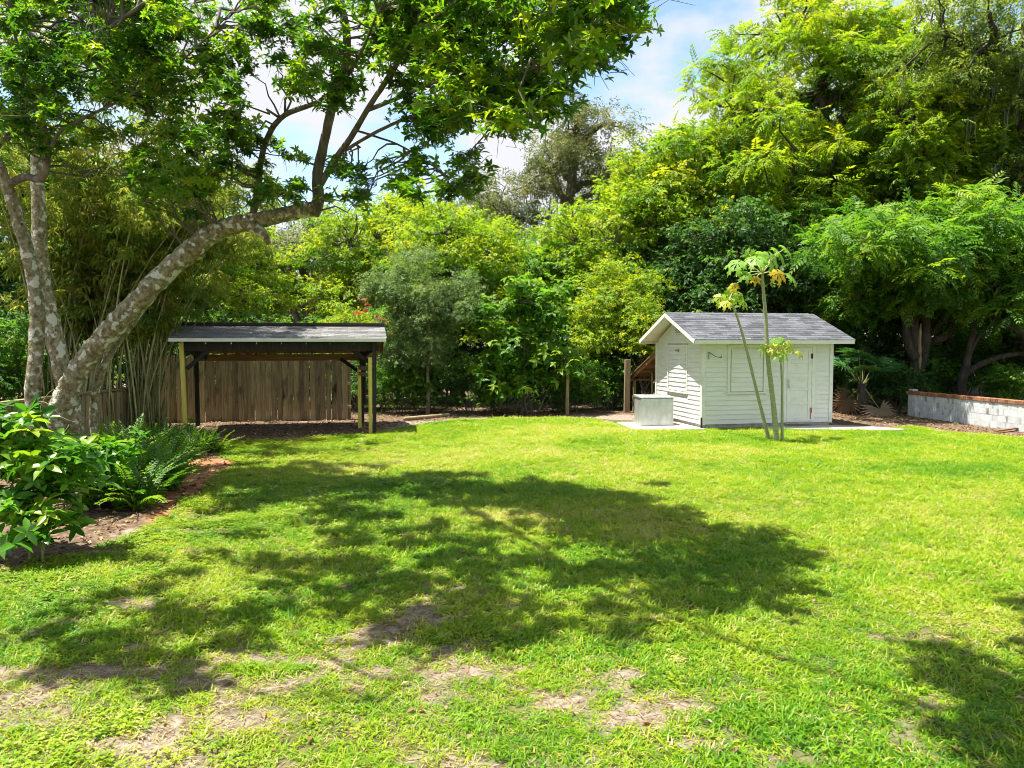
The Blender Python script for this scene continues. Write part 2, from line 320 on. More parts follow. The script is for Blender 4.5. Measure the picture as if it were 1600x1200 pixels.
mul = rp(tnoise(12, 8), [(.28, (.12, .05, .025)), (.5, (.30, .12, .055)), (.72, (.50, .30, .2))])
col = mixc(att('bare'), thatch, sand); col = mixc(att('litter'), col, lit); col = mixc(att('mulch'), col, mul)
p = t.nodes.new('ShaderNodeBsdfPrincipled'); p.inputs['Roughness'].default_value = .95; p.inputs['Specular IOR Level'].default_value = .15; L(col, p.inputs['Base Color'])
b = t.nodes.new('ShaderNodeBump'); b.inputs['Strength'].default_value = .7; b.inputs['Distance'].default_value = .03; L(tnoise(22, 8), b.inputs['Height']); L(b.outputs[0], p.inputs['Normal'])
L(p.outputs[0], o.inputs[0]); me.materials.append(m)

# ------------------------------------------------------------------ leaf templates (x outward, z up)
def leaf_t(L=1.0, w=.35, fold=.12, droop=.15, base=(0, 0, 0), az=0.0, el=0.0, hi=False):
    if hi:
        v = [(0, 0, 0), (.3 * L, w * .46, fold * w), (.68 * L, w * .4, fold * w - droop * L * .4), (L, 0, -droop * L), (.68 * L, -w * .4, fold * w - droop * L * .4), (.3 * L, -w * .46, fold * w), (.5 * L, 0, -droop * L * .2)]
        f = [(0, 6, 1), (1, 6, 2), (2, 6, 3), (0, 5, 6), (5, 4, 6), (4, 3, 6)]
    else:
        v = [(0, 0, 0), (.45 * L, w / 2, fold * w), (L, 0, -droop * L), (.45 * L, -w / 2, fold * w)]; f = [(0, 2, 1), (0, 3, 2)]
    v = np.array(v, float)
    ce, se = math.cos(el), math.sin(el); v = np.stack([v[:, 0] * ce - v[:, 2] * se, v[:, 1], v[:, 0] * se + v[:, 2] * ce], 1)
    ca, sa = math.cos(az), math.sin(az); v = np.stack([v[:, 0] * ca - v[:, 1] * sa, v[:, 0] * sa + v[:, 1] * ca, v[:, 2]], 1)
    return v + np.array(base), np.array(f)
def join_t(parts):
    V, Fc, n = [], [], 0
    for v, f in parts: V.append(v); Fc.append(f + n); n += len(v)
    return np.vstack(V), np.vstack(Fc)
def whorl_t(n, L, w, hi=False, el=.25):
    return join_t([leaf_t(L * random.uniform(.7, 1.1), w, .15, random.uniform(.1, .35), (0, 0, 0), k * 2 * math.pi / n + random.uniform(-.35, .35), el + random.uniform(-.35, .35), hi) for k in range(n)])
def pinnate_t(n, L, w, droop=.25, ang=1.1, taper=True, arch=0.0, ll=.32):
    ps = []
    for k in range(n):
        s = (k + .7) / n; z = -droop * s * s + arch * s; sc = (1 - .65 * s) if taper == 2 else (1 - .4 * abs(s - .4))
        for sg in (1, -1):
            ps.append(leaf_t(ll * sc * L, w * sc, .1, .25, (s * L, 0, z * L), sg * (ang - .3 * s) + random.uniform(-.15, .15), random.uniform(-.25, .15)))
    ps.append(leaf_t(ll * L * .6, w * .7, .1, .2, (L * .98, 0, -droop * L * .95 + arch * L), 0, -.2))
    return join_t(ps)
def spray_t(n, L, lw, ll):                  # twig with alternate leaves in all directions
    ps = []
    for k in range(n):
        s = k / n
        ps.append(leaf_t(ll * random.uniform(.7, 1.15), lw, .12, random.uniform(.05, .4), (s * L, random.uniform(-.05, .05) * L, random.uniform(-.08, .08) * L), (1 if k % 2 else -1) * random.uniform(.3, 1.5), random.uniform(-.6, .5)))
    return join_t(ps)
T = {'whorl': whorl_t(6, .105, .038, True), 'pinnate': pinnate_t(6, 1.0, .13, .28, 1.05, True, 0, .36), 'spray': spray_t(9, .8, .13, .32),
     'fine': spray_t(12, .9, .09, .22), 'big': whorl_t(4, 1.0, .55, True, .1), 'bamboo': whorl_t(6, 1.0, .13, False, -.5)}

def unit_dirs(n, zmin=-.35):
    z = rng.uniform(zmin, 1, n); a = rng.uniform(0, 2 * np.pi, n); r = np.sqrt(1 - z * z)
    return np.stack([r * np.cos(a), r * np.sin(a), z], 1)
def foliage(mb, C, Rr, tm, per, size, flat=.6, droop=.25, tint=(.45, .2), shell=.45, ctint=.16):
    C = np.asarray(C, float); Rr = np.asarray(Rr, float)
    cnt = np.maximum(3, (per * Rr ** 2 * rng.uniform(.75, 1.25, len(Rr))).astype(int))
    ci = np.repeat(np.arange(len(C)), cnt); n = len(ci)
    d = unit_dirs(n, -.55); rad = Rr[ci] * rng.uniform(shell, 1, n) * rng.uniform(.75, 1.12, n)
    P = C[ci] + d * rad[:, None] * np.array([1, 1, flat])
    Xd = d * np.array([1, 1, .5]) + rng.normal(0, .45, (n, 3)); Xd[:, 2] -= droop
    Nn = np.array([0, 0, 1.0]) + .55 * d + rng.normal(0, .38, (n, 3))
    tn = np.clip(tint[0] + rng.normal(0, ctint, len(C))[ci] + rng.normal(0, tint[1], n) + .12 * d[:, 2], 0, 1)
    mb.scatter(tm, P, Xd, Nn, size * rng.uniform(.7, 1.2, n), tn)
def env(ells, n, lo=.5, zmin=-.6, rr=(.7, 1.2)):
    ells = np.array(ells, float); w = (ells[:, 3] * ells[:, 5]); w /= w.sum()
    k = rng.choice(len(ells), n, p=w); d = unit_dirs(n, zmin); s = rng.uniform(lo, 1, n)[:, None]
    return ells[k, :3] + d * s * ells[k, 3:6], rng.uniform(rr[0], rr[1], n)
def curve(a, b, n=7, sag=.0, wob=.08, lift=0.0):
    a, b = np.array(a, float), np.array(b, float); s = np.linspace(0, 1, n)[:, None]; L = np.linalg.norm(b - a)
    P = a + (b - a) * s; P[:, 2] += (np.sin(s[:, 0] * np.pi) * lift * L)
    j = rng.normal(0, wob * L / n * 2, (n, 3)); j[0] = 0; j[-1] = 0
    return P + j
def limbs(mb, trunk, C, r0, nlimb=6, seg=6, twig=True, start=.35):
    """limbs from the trunk to groups of leaf clusters, then branches to each cluster"""
    trunk = np.asarray(trunk, float); C = np.asarray(C, float)
    cen = C[rng.choice(len(C), min(nlimb, len(C)), replace=False)]
    for it in range(4):
        g = np.argmin(((C[:, None] - cen[None]) ** 2).sum(-1), 1)
        cen = np.array([C[g == k].mean(0) if (g == k).any() else cen[k] for k in range(len(cen))])
    n = len(trunk); i0 = int(n * start)
    for k in range(len(cen)):
        mem = C[g == k]
        if not len(mem): continue
        tz = trunk[i0:, 2]; a_i = i0 + int(np.argmin(np.abs(tz - (cen[k][2] - .55 * np.linalg.norm(cen[k][:2] - trunk[-1][:2])))))
        a = trunk[min(a_i, n - 1)]; P = curve(a, cen[k], 9, wob=.12, lift=.06); mb.tube(P, np.linspace(r0 * .55, r0 * .14, 9), seg, .05)
        if twig:
            for c in mem:
                q = P[min(8, max(3, int(np.argmin(((P - c) ** 2).sum(1))) - 1))]
                mb.tube(curve(q, c, 5, wob=.15, lift=.05), np.linspace(r0 * .16, r0 * .04, 5), 4, 0, False)
def moss(mb, C, n, L=(.5, 1.4)):
    C = np.asarray(C); P = C[rng.integers(0, len(C), n)] + rng.normal(0, .35, (n, 3)) - np.array([0, 0, .2])
    k = 7; tv = []; 
    for i in range(k): tv += [(i / (k - 1), math.sin(i * 2.1) * .02 - .025 * (1 - i / k), 0), (i / (k - 1), math.sin(i * 2.1) * .02 + .025 * (1 - i / k) + .002, 0.01)]
    tf = [(2 * i, 2 * i + 1, 2 * i + 3, 2 * i + 2) for i in range(k - 1)]
    for sx in range(5):
        Q = P + rng.normal(0, .09, P.shape)
        Xd = np.tile(np.array([0, 0, -1.0]), (n, 1)) + rng.normal(0, .06, (n, 3)); Nn = rng.normal(0, 1, (n, 3))
        mb.scatter((np.array(tv), np.array(tf)), Q, Xd, Nn, rng.uniform(*L, n), rng.uniform(0, 1, n))
def tree(name, label, cat, base, trunk, r0, ells, ncl, tm, per, size, mat, bark, group=None, nlimb=7, flat=.6, rr=(.7, 1.2), tint=(.45, .2), droop=.25, lo=.45, start=.35, mossn=0, zmin=-.6, r1=.35, extra=None):
    """everything in the tree's own coordinates, base at the origin"""
    e = empty(name, base, 0, label, cat, group)
    tp = np.array(trunk, float); s = np.linspace(0, len(tp) - 1, 4 * len(tp)); ip = s.astype(int).clip(0, len(tp) - 2); fr = (s - ip)[:, None]
    P = tp[ip] * (1 - fr) + tp[ip + 1] * fr; P[1:-1] += rng.normal(0, r0 * .12, P[1:-1].shape)
    rad = r0 * np.linspace(1, r1, len(P)); rad[0] *= 1.35; rad[1] *= 1.12
    tb = MB(); tb.tube(P, rad, 12, .06)
    C, Rr = env(ells, ncl, lo, zmin, rr); Rr = Rr
    lb = MB(); limbs(lb, P, C, r0, nlimb, start=start)
    if extra: extra(lb, P)
    tb.build('trunk', bark, e, True); lb.build('limbs', bark, e, True)
    cb_ = MB(); foliage(cb_, C, Rr, tm, per, size, flat, droop, tint); cb_.build('crown', mat, e)
    if mossn:
        mb = MB(); low = C[C[:, 2] < np.percentile(C[:, 2], 80)]; moss(mb, low, mossn); tag(mb.build('hanging_moss', M['moss'], e), kind='stuff')
    return e
def place(src, loc, rz, scl, label, name=None, group=None):
    c = copy_tree(src); c.location = loc; c.rotation_euler = (0, 0, rz); c.scale = (scl if hasattr(scl, '__len__') else (scl,) * 3); c['label'] = label
    if name: c.name = name
    if group: c['group'] = group
    return c

# ------------------------------------------------------------------ white clapboard shed
SC = G(1096, 671); STH = R(11.7); SL, SW = 3.6, 2.95
shed = empty('garden_shed', SC, STH, 'small white clapboard shed with grey shingle gable roof and panelled door', 'shed')
def shed_w(x, y, z=0): return SC + Vector((x * math.cos(STH) - y * math.sin(STH), x * math.sin(STH) + y * math.cos(STH), z))
fo = boxo('foundation', (.03, .03, -.12), (SL - .03, SW - .03, .125), M['foundation'], shed, .015)
inner = MB(); HW = 2.15; RZ = 2.86                       # gable prism core behind the boards
cx0, cx1, cy0, cy1 = .035, SL - .035, .035, SW - .035
v = [(cx0, cy0, .1), (cx1, cy0, .1), (cx1, cy1, .1), (cx0, cy1, .1), (cx0, cy0, HW), (cx1, cy0, HW), (cx1, cy1, HW), (cx0, cy1, HW), (cx0, SW / 2, RZ - .1), (cx1, SW / 2, RZ - .1)]
inner.add(v, [np.array([(0, 1, 5, 4), (2, 3, 7, 6), (4, 5, 9, 8), (7, 8, 9, 6)]), np.array([(0, 4, 8), (0, 8, 7), (0, 7, 3), (1, 9, 5), (1, 6, 9), (1, 2, 6)])])
inner.build('wall', M['white'], shed)
EX = .118                                   # clapboard exposure
def clap(name, a0, a1, z, side, parent=shed, off=0.0, cut0=0.0, cut1=0.0):
    """one lapped board, butt out at the bottom; side front/back/left/right"""
    mb = MB(); t0, t1, z1 = .027 + off, .009 + off, z + EX + .003
    pts = []
    for a in (a0, a1):
        for (dpt, zz) in ((0.0, z), (t0, z), (t1, z1), (0.0, z1)):
            a_ = a + ((cut0 if a == a0 else -cut1) if zz == z1 else 0)
            q = {'front': (a_, .03 - dpt, zz), 'back': (a, SW - .03 + dpt, zz), 'left': (.03 - dpt, a_, zz), 'right': (SL - .03 + dpt, a_, zz)}[side]; pts.append(q)
    mb.add(pts, np.array([(0, 1, 2, 3), (7, 6, 5, 4), (0, 4, 5, 1), (1, 5, 6, 2), (2, 6, 7, 3), (3, 7, 4, 0)]))
    return mb.build(name, M['white'], parent)
WIN = (.75, 1.66, .93, 2.03); DOOR = (2.30, 3.0, .13, 2.03); GW = (.92, 2.05, .88, 2.02)
nb = int((HW - .12) / EX)
for i in range(nb + 1):
    z = .12 + i * EX
    if z + EX * .5 > 2.12: break
    cuts = [(.07, SL - .07)]
    def cut(cs, a, b): return [q for s in cs for q in ((s[0], min(s[1], a)), (max(s[0], b), s[1])) if q[1] - q[0] > .02]
    if z + EX > WIN[2] - .06 and z < WIN[3] + .05: cuts = cut(cuts, WIN[0] - .07, WIN[1] + .07)
    if z < DOOR[3] + .05: cuts = cut(cuts, DOOR[0] - .09, DOOR[1] + .09)
    for a, b in cuts: clap('siding_board', a, b, z, 'front')
    clap('siding_board', .07, SW - .07, z, 'right'); clap('siding_board', .07, SL - .07, z, 'back')
i = 0
while True:
    z = .12 + i * EX; i += 1
    if z > RZ - .22: break
    run = (RZ - .03 - HW) / (SW / 2)
    hb = min(SW / 2 - .07, (RZ - .03 - z) / run); ht = min(hb, (RZ - .03 - z - EX) / run); tp_ = max(0, hb - max(ht, .01)); hb = max(hb, .05)
    a0, a1 = SW / 2 - hb, SW / 2 + hb; cuts = [(a0, a1)]
    if z + EX > GW[2] - .06 and z < GW[3] + .02: cuts = cut(cuts, GW[0] - .07, GW[1] + .07)
    if 2.36 < z + EX * .5 < 2.66: cuts = cut(cuts, 1.22, 1.62)
    for a, b in cuts: clap('siding_board', a, b, z, 'left', shed, 0, min(tp_, b - a - .01) if a == a0 else 0, min(tp_, b - a - .01) * (.5 if a == a0 and b == a1 and tp_ > (b - a) / 2 else 1) if b == a1 else 0)
for (x, y) in ((0, 0), (SL, 0), (SL, SW), (0, SW)):
    x0 = -.012 if x == 0 else SL - .085; y0 = -.012 if y == 0 else SW - .085
    boxo('corner_board', (x0, y0, .10), (x0 + .097, y0 + .097, HW + .02), M['trim'], shed)
def window_cover(rect, side):
    a0, a1, z0, z1 = rect
    win = shed
    def bx(nm, A0, A1, Z0, Z1, d0, d1, mat=M['trim']):
        lo, hi = ((A0, .03 - d1, Z0), (A1, .03 - d0, Z1)) if side == 'front' else ((.03 - d1, A0, Z0), (.03 - d0, A1, Z1))
        return boxo(nm, lo, hi, mat, win, .003)
    win = bx('window', a0, a1, z0, z1, -.01, .004, M['white'])
    for nm, q in (('frame', (a0 - .07, a0, z0 - .02, z1 + .07)), ('frame', (a1, a1 + .07, z0 - .02, z1 + .07)), ('frame', (a0, a1, z1, z1 + .07))):
        bx(nm, *q, .0, .044)
    bx('sill', a0 - .1, a1 + .1, z0 - .06, z0 - .02, 0, .05)
    # clapboard shutter closing the opening, a dark strip on one side painting the shade of a gap
    zz = z0
    while zz < z1 - .05:
        clap('shutter_board', a0 + (.05 if side == 'left' else .035), a1 - .015, zz, side, win, .006); zz += EX
    g = bx('gap', a0 + .002, a0 + (.046 if side == 'left' else .02), z0 + .02, z1 - .1, .004, .008, M['metal_dark'])  # thin dark sheet standing in for shade between frame and shutter
    return win
window_cover(WIN, 'front'); gwin = window_cover(GW, 'left')
hk = MB(); hk.bar((-.02, 1.33, 1.95), (-.02, 1.55, 1.95), .012, .012); hk.bar((-.03, 1.36, 1.91), (-.03, 1.36, 1.99), .012, .014); hk.bar((-.03, 1.52, 1.91), (-.03, 1.52, 1.97), .012, .014)
hk.build('hook', M['metal_dark'], gwin)
# gable vent
vent = boxo('vent', (-.012, 1.24, 2.38), (.02, 1.60, 2.64), M['trim'], shed, .003)
for k in range(5):
    boxo('louvre', (-.026, 1.27, 2.405 + k * .043), (-.013, 1.57, 2.428 + k * .043), M['foundation'], vent, 0)
# door
dr = boxo('door', (DOOR[0], -.004, DOOR[2]), (DOOR[1], .03, DOOR[3]), M['trim'], shed, .003)
dw = DOOR[1] - DOOR[0]
for xx in (DOOR[0] + .003, DOOR[1] - .103): boxo('stile', (xx, -.018, DOOR[2] + .003), (xx + .1, -.0045, DOOR[3] - .003), M['trim'], dr, .003)
zs = [.133, .30 - .05]; rails = [(.133, .26), (.575, .655), (.93, 1.01), (1.28, 1.36), (1.62, 1.70), (1.93, 2.027)]
for z0, z1 in rails: boxo('rail', (DOOR[0] + .104, -.017, z0), (DOOR[1] - .104, -.0045, z1), M['trim'], dr, .003)
hn = MB(); hn.tube([(DOOR[0] + .05, -.05, 1.02), (DOOR[0] + .05, -.075, 1.06), (DOOR[0] + .05, -.075, 1.16), (DOOR[0] + .05, -.05, 1.2)], .012, 6); hn.box((DOOR[0] + .03, -.03, .98), (DOOR[0] + .07, -.018, 1.24))
hn.build('handle', M['steel'], dr)
for zz, mt in ((1.80, 'metal_dark'), (.42, 'rust')):
    boxo('hinge', (DOOR[1] - .04, -.028, zz - .06), (DOOR[1] + .02, -.0185, zz + .07), M[mt], dr, .002)
boxo('rust_stain', (DOOR[1] - .035, -.0215, .2), (DOOR[1] - .01, -.0187, .36), M['rust'], dr, 0)
for xx in (DOOR[0] - .09, DOOR[1] + .003): boxo('door_casing', (xx, -.02, .12), (xx + .087, .03, DOOR[3] + .003), M['trim'], shed, .004)
boxo('door_casing', (DOOR[0] - .1, -.022, DOOR[3] + .004), (DOOR[1] + .1, .03, DOOR[3] + .1), M['trim'], shed, .004)
boxo('threshold', (DOOR[0] - .06, -.06, .085), (DOOR[1] + .06, .03, .126), M['foundation'], shed, .004)
boxo('frieze_board', (.09, -.008, HW - .06), (SL - .09, .028, HW + .015), M['trim'], shed, .004)
br = MB(); br.bar((.16, -.02, 1.74), (.16, -.02, 1.92), .012, .012); br.tube([(.16, -.02, 1.91), (.3, -.12, 1.80), (.42, -.16, 1.78)], .008, 5); br.bar((.42, -.16, 1.77), (.42, -.16, 1.83), .014, .014)
br.build('wall_bracket', M['metal_dark'], shed)
boxo('downpipe_stub', (-.04, -.05, .02), (.0, -.014, .30), M['metal_dark'], shed, .004)
# roof
RO, GO, ZE = .33, .36, 2.19                 # eave overhang, gable overhang, eave height
slope = math.atan2(RZ + .04 - ZE, SW / 2 + RO); SLN = (SW / 2 + RO) / math.cos(slope)
for sgn in (1, -1):
    rb = MB(); y_e = -RO if sgn == 1 else SW + RO; yr = SW / 2; zr = RZ + .04
    up = Vector((0, -sgn * math.sin(slope), math.cos(slope))) * .03
    a = [(-GO, y_e, ZE), (SL + GO, y_e, ZE), (SL + GO, yr, zr), (-GO, yr, zr)]
    v = [Vector(p) for p in a] + [Vector(p) + up for p in a]
    rb.add([tuple(p) for p in v], np.array([(0, 1, 2, 3), (7, 6, 5, 4), (0, 4, 5, 1), (1, 5, 6, 2), (2, 6, 7, 3), (3, 7, 4, 0)]))
    deck = rb.build('roof', M['trim'], shed)
    # shingle tabs, one object each, sharing one mesh
    tabw, expo = .305, .142
    sh = MB(); sh.box((0, 0, 0), (tabw - .006, .19, .007)); proto = sh.build('shingle', M['shingle'], deck)
    nc = int(SLN / expo) + 1; first = True
    for c in range(nc):
        s0 = -.02 + c * expo; off = (c % 2) * tabw / 2 + .02 * ((c * 7) % 3)
        xk = -GO - off - .015
        while xk < SL + GO + .01:
            x0, x1 = max(xk, -GO - .02), min(xk + tabw, SL + GO + .02); xk += tabw
            if x1 - x0 < .03: continue
            yy = y_e + sgn * math.cos(slope) * s0; zz = ZE + math.sin(slope) * s0
            nv = Vector((0, -sgn * math.sin(slope), math.cos(slope))); pos = Vector((x0, yy, zz)) + nv * (.036 + random.uniform(0, .003))
            if s0 + .19 > SLN: sy = max(.2, (SLN - s0) / .19)
            else: sy = 1
            rx = slope - .04
            if sgn == 1: inst(proto, deck, pos, (rx, 0, random.uniform(-.004, .004)), ((x1 - x0) / tabw, sy, 1)) if not first else None
            else: inst(proto, deck, pos + Vector((x1 - x0, 0, 0)), (rx, 0, math.pi), ((x1 - x0) / tabw, sy, 1)) if not first else None
            if first:
                proto.location = pos; proto.rotation_euler = (rx, 0, 0 if sgn == 1 else math.pi); proto.scale = ((x1 - x0) / tabw, sy, 1)
                if sgn == -1: proto.location = pos + Vector((x1 - x0, 0, 0))
                first = False
    boxo('fascia', (-GO - .004, y_e - (.022 if sgn == 1 else -.003), ZE - .075), (SL + GO + .004, y_e + (-.003 if sgn == 1 else .022), ZE + .022), M['trim'], deck, .004)
    for xe in (-GO - .012, SL + GO + .012):
        baro('rake_board', (xe, y_e, ZE - .025), (xe, yr, zr - .025), .02, .1, M['trim'], deck, (0, 0, 1), .003)
for k in range(int((SL + 2 * GO) / .2)):
    x0 = -GO - .01 + k * .2
    q = MB(); q.add([(x0, SW / 2 - .13, RZ + .018), (x0 + .2, SW / 2 - .13, RZ + .028), (x0 + .2, SW / 2, RZ + .092), (x0, SW / 2, RZ + .086), (x0, SW / 2 + .13, RZ + .018), (x0 + .2, SW / 2 + .13, RZ + .028)], np.array([(0, 1, 2, 3), (3, 2, 5, 4)]))
    oo = q.build('ridge_shingle', M['shingle'], shed); sm = oo.modifiers.new('s', 'SOLIDIFY'); sm.thickness = .008
# lean-to behind the shed
lean = empty('lean_to', shed_w(0, SW + .03), STH, 'low brown wooden lean-to roof attached behind the white shed', 'lean-to')
for k in range(8):
    y0 = k * .25; za, zb = 1.86 - .39 * y0, 1.86 - .39 * (y0 + .25)
    q = MB(); q.add([(-.05, y0, za), (2.6, y0, za), (2.6, y0 + .245, zb), (-.05, y0 + .245, zb), (-.05, y0, za + .03), (2.6, y0, za + .03), (2.6, y0 + .245, zb + .03), (-.05, y0 + .245, zb + .03)], np.array([(3, 2, 1, 0), (4, 5, 6, 7), (0, 1, 5, 4), (1, 2, 6, 5), (2, 3, 7, 6), (3, 0, 4, 7)]))
    q.build('roof_board', M['brownwood'], lean)
for x in (.02, .65, 1.3, 1.95, 2.5): baro('rafter', (x, .02, 1.80), (x, 1.98, 1.03), .045, .09, M['brownwood'], lean)
for y, z in ((.6, 1.53), (1.25, 1.28), (1.93, 1.0)): baro('purlin', (-.03, y, z), (2.58, y, z), .05, .07, M['brownwood'], lean)
for x in (.1, 2.5): baro('post', (x, 1.9, -.1), (x, 1.9, 1.0), .09, .09, M['postwood'], lean)
baro('post', (.4, 1.2, -.1), (.4, 1.2, 1.26), .05, .05, M['postwood'], lean)
# concrete around the shed
def slab(name, pts, z, label, cat):
    mb = MB(); n = len(pts); v = [shed_w(x, y, -.06) for x, y in pts] + [shed_w(x, y, z) for x, y in pts]
    f = [np.array([[n + i for i in range(n)]]), np.array([(i, (i + 1) % n, n + (i + 1) % n, n + i) for i in range(n)])]
    mb.add([tuple(p) for p in v], f); o = mb.build(name, M['concrete'], None); tag(o, kind='structure'); return o
slab('concrete_pad', [(-1.75, .10), (-.9, -.12), (.02, -.22), (.02, 1.5), (-1.6, 1.7)], .035, '', '')
slab('concrete_path', [(1.6, -.42), (2.6, -.75), (3.9, -1.18), (4.9, -1.25), (4.3, -.35), (3.75, .02), (1.6, .02)], .03, '', '')
# galvanised bin in front of the gable
BC = G(1001, 667.5); bn = empty('metal_bin', BC, R(6), 'galvanised metal chest standing on concrete against the white shed', 'metal bin'); BC.z = .035; bn.location = BC
bw, bd, bh = .86, .62, .70
boxo('body', (0, 0, .0), (bw, bd, bh), M['zinc'], bn, .012)
lid = MB(); vv = [(-.02, -.02, bh + .003), (bw + .02, -.02, bh + .003), (bw + .02, bd + .02, bh + .003), (-.02, bd + .02, bh + .003), (-.02, -.02, bh + .03), (bw + .02, -.02, bh + .005 + .02), (bw + .02, bd + .02, bh + .05), (-.02, bd + .02, bh + .06)]
lid.add(vv, np.array([(3, 2, 1, 0), (4, 5, 6, 7), (0, 1, 5, 4), (1, 2, 6, 5), (2, 3, 7, 6), (3, 0, 4, 7)])); bevel(lid.build('lid', M['zinc'], bn), .006)
for xx in (.28, .36): boxo('hinge', (xx, bd - .02, bh + .05), (xx + .03, bd + .03, bh + .10), M['metal_dark'], bn, .003)
boxo('seam', (-.004, .2, .02), (-.0005, .206, bh - .02), M['zinc'], bn, 0)

# ------------------------------------------------------------------ board fence behind the carport
FA, FB = G(222, 661), G(549, 655.5); fdir = (FB - FA).normalized(); FL = (FB - FA).length; fang = math.atan2(fdir.y, fdir.x)
fence = empty('board_fence', FA, fang, 'tall weathered wooden board fence behind the open carport', 'fence')
x = 0; k = 0
bmesh_proto = []
for s in range(3):
    mb = MB(); wv = [.135, .14, .145][s]; mb.add([(0, 0, 0), (wv, 0, 0), (wv, 0, 1.78), (wv - .03, 0, 1.83), (.03, 0, 1.83), (0, 0, 1.78), (0, .022, 0), (wv, .022, 0), (wv, .022, 1.78), (wv - .03, .022, 1.83), (.03, .022, 1.83), (0, .022, 1.78)],
        [np.array([(0, 1, 2, 3, 4, 5)]), np.array([(11, 10, 9, 8, 7, 6)]), np.array([(0, 6, 7, 1), (1, 7, 8, 2), (2, 8, 9, 3), (3, 9, 10, 4), (4, 10, 11, 5), (5, 11, 6, 0)])])
    bmesh_proto.append((mb, wv))
bo = [None] * 3
while x < FL - .1:
    s = k % 3 if random.random() < .7 else random.randrange(3)
    loc = (x, random.uniform(-.012, .012), -.03 + random.uniform(-.03, .015)); rot = (random.uniform(-.012, .012), random.uniform(-.008, .008), 0)
    if bo[s] is None:
        bo[s] = bmesh_proto[s][0].build('board', M['fence'], fence); bo[s].location = loc; bo[s].rotation_euler = rot
    else: inst(bo[s], fence, loc, rot, (1, 1, random.uniform(.985, 1.012)))
    x += bmesh_proto[s][1] + random.choice([.002, .003, .004, .005, .012]); k += 1
for z in (.35, 1.0, 1.6): baro('rail', (-.02, .068, z), (FL, .068, z), .038, .085, M['fence'], fence)
for xx in (0.05, 2.6, FL - .06): boxo('post', (xx - .045, .09, -.2), (xx + .045, .18, 1.9), M['fence'], fence)
boxo('batten', (2.72, -.042, .05), (2.80, -.016, 1.78), M['postwood'], fence, .003)
# lower fence along the left boundary
lf = empty('low_fence', (-8.7, 10.2, 0), R(90), 'low weathered picket fence with flat top rail behind the lichened tree', 'fence')
mb = MB(); mb.box((0, 0, 0), (.10, .02, 1.08)); lp = None
for k in range(72):
    loc = (k * .112, 0, random.uniform(-.03, .02)); rot = (random.uniform(-.02, .02), random.uniform(-.015, .015), 0)
    if lp is None: lp = mb.build('picket', M['fence'], lf); lp.location = loc
    else: inst(lp, lf, loc, rot)
for a, b_ in ((0, 2.4), (2.42, 4.8), (4.82, 7.2)): boxo('top_rail', (a, -.06, 1.09), (b_, .07, 1.135), M['postwood'], lf)
boxo('rail', (0, .024, .3), (8, .06, .39), M['fence'], lf)
for xx in (.05, 2.4, 4.8, 7.3): boxo('post', (xx, .062, -.2), (xx + .1, .16, 1.32), M['darkwood'], lf)
# red pole with bracket and hose in the fence corner
tp = G(206, 668); pole = empty('red_pole', tp, 0, 'red painted metal pole with flat steel bracket in the dark fence corner', 'pole')
mb = MB(); mb.tube([(0, 0, -.1), (.0, 0, .35), (.0, 0, 1.02)], .022, 8); mb.build('shaft', M['redpaint'], pole, True)
boxo('bracket', (-.2, -.03, 1.02), (.09, .03, 1.035), M['steel'], pole, .003)
mb = MB(); mb.tube([(-.15 + .05 * math.cos(a), 0, 1.035 + .05 * math.sin(a)) for a in np.linspace(0, math.pi, 8)], .008, 6); mb.build('loop', M['steel'], pole, True)
hs = empty('garden_hose', tp + Vector((-.12, .06, 0)), 0, 'dark green hose hanging coiled on the red pole bracket', 'hose')
mb = MB(); q = np.linspace(0, 9 * 2 * math.pi, 220)
mb.tube(np.stack([.10 * np.cos(q) + .0, .07 + q * .0006, .58 + .40 * np.sin(q)], 1), .012, 5); mb.build('coil', M['hosegreen'], hs, True)

# ------------------------------------------------------------------ open carport
A = G(291, 684); B = G(585, 677); cdir = (B - A).normalized(); CL = (B - A).length; cang = math.atan2(cdir.y, cdir.x)
cp = empty('carport', A, cang, 'open timber carport with yellow posts and low shingled roof before the board fence', 'carport')
CD = 2.75; ZF, ZRG, ZB = 2.22, 2.52, 1.86; YR = 1.1            # local depth, heights: front eave, ridge, back eave
def P_(n, a, b, w, h, m, **k): return baro(n, a, b, w, h, M[m], cp, **k)
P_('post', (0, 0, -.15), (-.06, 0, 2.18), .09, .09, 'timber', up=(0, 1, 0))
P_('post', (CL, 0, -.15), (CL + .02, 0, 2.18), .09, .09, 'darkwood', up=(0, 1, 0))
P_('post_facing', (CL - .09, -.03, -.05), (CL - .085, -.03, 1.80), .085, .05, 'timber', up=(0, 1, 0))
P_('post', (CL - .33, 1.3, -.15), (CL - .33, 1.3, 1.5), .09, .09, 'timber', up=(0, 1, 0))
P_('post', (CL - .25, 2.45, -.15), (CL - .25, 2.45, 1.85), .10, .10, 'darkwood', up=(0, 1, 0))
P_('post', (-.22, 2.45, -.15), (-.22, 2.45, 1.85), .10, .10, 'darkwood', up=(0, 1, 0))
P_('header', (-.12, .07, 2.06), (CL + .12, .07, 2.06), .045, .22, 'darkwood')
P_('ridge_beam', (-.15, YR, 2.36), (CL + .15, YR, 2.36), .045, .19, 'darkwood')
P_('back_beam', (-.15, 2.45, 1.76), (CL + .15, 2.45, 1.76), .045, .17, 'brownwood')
P_('knee_brace', (.03, .07, 1.55), (.55, .07, 2.02), .05, .09, 'darkwood'); P_('knee_brace', (CL - .03, .13, 1.62), (CL - .62, .13, 2.08), .05, .09, 'darkwood')
